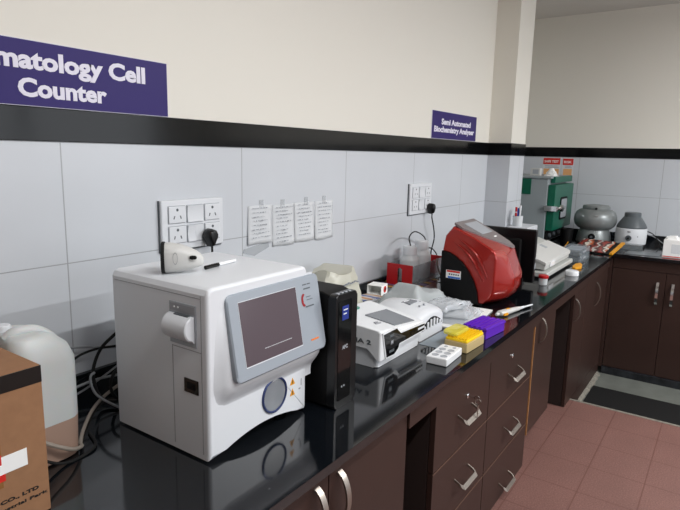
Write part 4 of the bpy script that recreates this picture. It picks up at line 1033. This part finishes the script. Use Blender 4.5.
cable('power_cable', [(4.74, -.74, .86), (4.80, -.84, .85), (4.78, -.90, .80), (4.70, -.93, CT+.005), (4.62, -.97, CT+.005), (4.66, -1.05, CT+.005)], .0035, 'rubber', 'black cable trailing from the small centrifuge to the right')
cable('power_cable', [(4.74, -.70, .84), (4.84, -.85, .82), (4.85, -.95, CT+.005), (4.78, -1.05, CT+.005)], .003, 'greycord', 'grey cable trailing behind the small centrifuge')

t = thing('white_carton', (4.36, -1.12, CT), 'white carton with a thin red stripe at the right end of the far worktop', 'box')
k = MB(); k.box(4.25, 4.47, -1.28, -.982, CT, .872, .002); k.build('carton_body', 'paperw', t)
k = MB(); k.box(4.2493, 4.26, -1.28, -.984, CT+.004, CT+.010); k.build('red_stripe', 'redlab', t)
k = MB(); k.box(4.2493, 4.26, -1.12, -1.03, CT+.03, CT+.09); k.build('side_label', 'paper', t)
k = MB(); k.prism([(-.995, .872), (-1.005, .889), (-1.05, .893), (-1.06, .872)], 'X', 4.27, 4.36, .003); lone(k.build('folded_tissue', 'paperw'), 'folded white tissue on top of the white carton', 'tissue')

# ================================================================== lamps, daylight, camera
def tube_lamp(x, y, label, L=1.2, p=26):
    t = thing('tube_lamp', (x, y, H-.09), label, 'lamp', 'ceiling tube lamps')
    k = MB(); k.box(x-L/2, x+L/2, y-.03, y+.03, H-.045, H, .004); k.build('batten', 'white', t)
    k = MB(); k.lathe([(.014, x-L/2+.02), (.014, x+L/2-.02)], (0, y, H-.065), 14, 'X'); k.build('tube', 'tube_on', t)
    ld = bpy.data.lights.new('tube_light', 'AREA'); ld.shape = 'RECTANGLE'; ld.size = L-.06; ld.size_y = .06; ld.energy = p; ld.color = (.985, .992, 1)
    o = bpy.data.objects.new('tube_light', ld); col.objects.link(o); o.location = (x, y, H-.085)
    return o
tube_lamp(.8, -1.7, 'ceiling tube lamp over the near end of the room', p=32)
tube_lamp(3.2, -2.7, 'ceiling tube lamp near the far wall', p=82)
ld = bpy.data.lights.new('window_daylight', 'AREA'); ld.shape = 'RECTANGLE'; ld.size = WX1-WX0; ld.size_y = WZ1-WZ0; ld.energy = 30; ld.color = (.96, .98, 1)
o = bpy.data.objects.new('window_daylight', ld); col.objects.link(o)
o.location = ((WX0+WX1)/2, YR-.16, (WZ0+WZ1)/2); o.rotation_euler = (math.radians(90), 0, 0)

w = bpy.data.worlds.new('World'); scn.world = w; w.use_nodes = True
bg = w.node_tree.nodes['Background']; bg.inputs[0].default_value = (.75, .85, 1, 1); bg.inputs[1].default_value = .8

cd = bpy.data.cameras.new('camera'); cam = bpy.data.objects.new('camera', cd); col.objects.link(cam); scn.camera = cam
yaw, pit, rol, f = .602865, -.1772175, .02271, 565.4
fw = Vector((math.cos(pit)*math.cos(yaw), math.cos(pit)*math.sin(yaw), math.sin(pit)))
r = fw.cross(Vector((0, 0, 1))).normalized(); u = r.cross(fw)
r2 = r*math.cos(rol)+u*math.sin(rol); u2 = -r*math.sin(rol)+u*math.cos(rol)
cam.matrix_world = Matrix(((r2.x, u2.x, -fw.x, 0), (r2.y, u2.y, -fw.y, -1.32), (r2.z, u2.z, -fw.z, 1.38), (0, 0, 0, 1)))
cd.sensor_fit = 'HORIZONTAL'; cd.sensor_width = 36; cd.lens = 36*f/680; cd.clip_start = .02

vs = scn.view_settings; scn.display_settings.display_device = 'sRGB'
vs.view_transform = 'Standard'; vs.look = 'None'; vs.gamma = 1; vs.use_curve_mapping = False; vs.exposure = 0.06
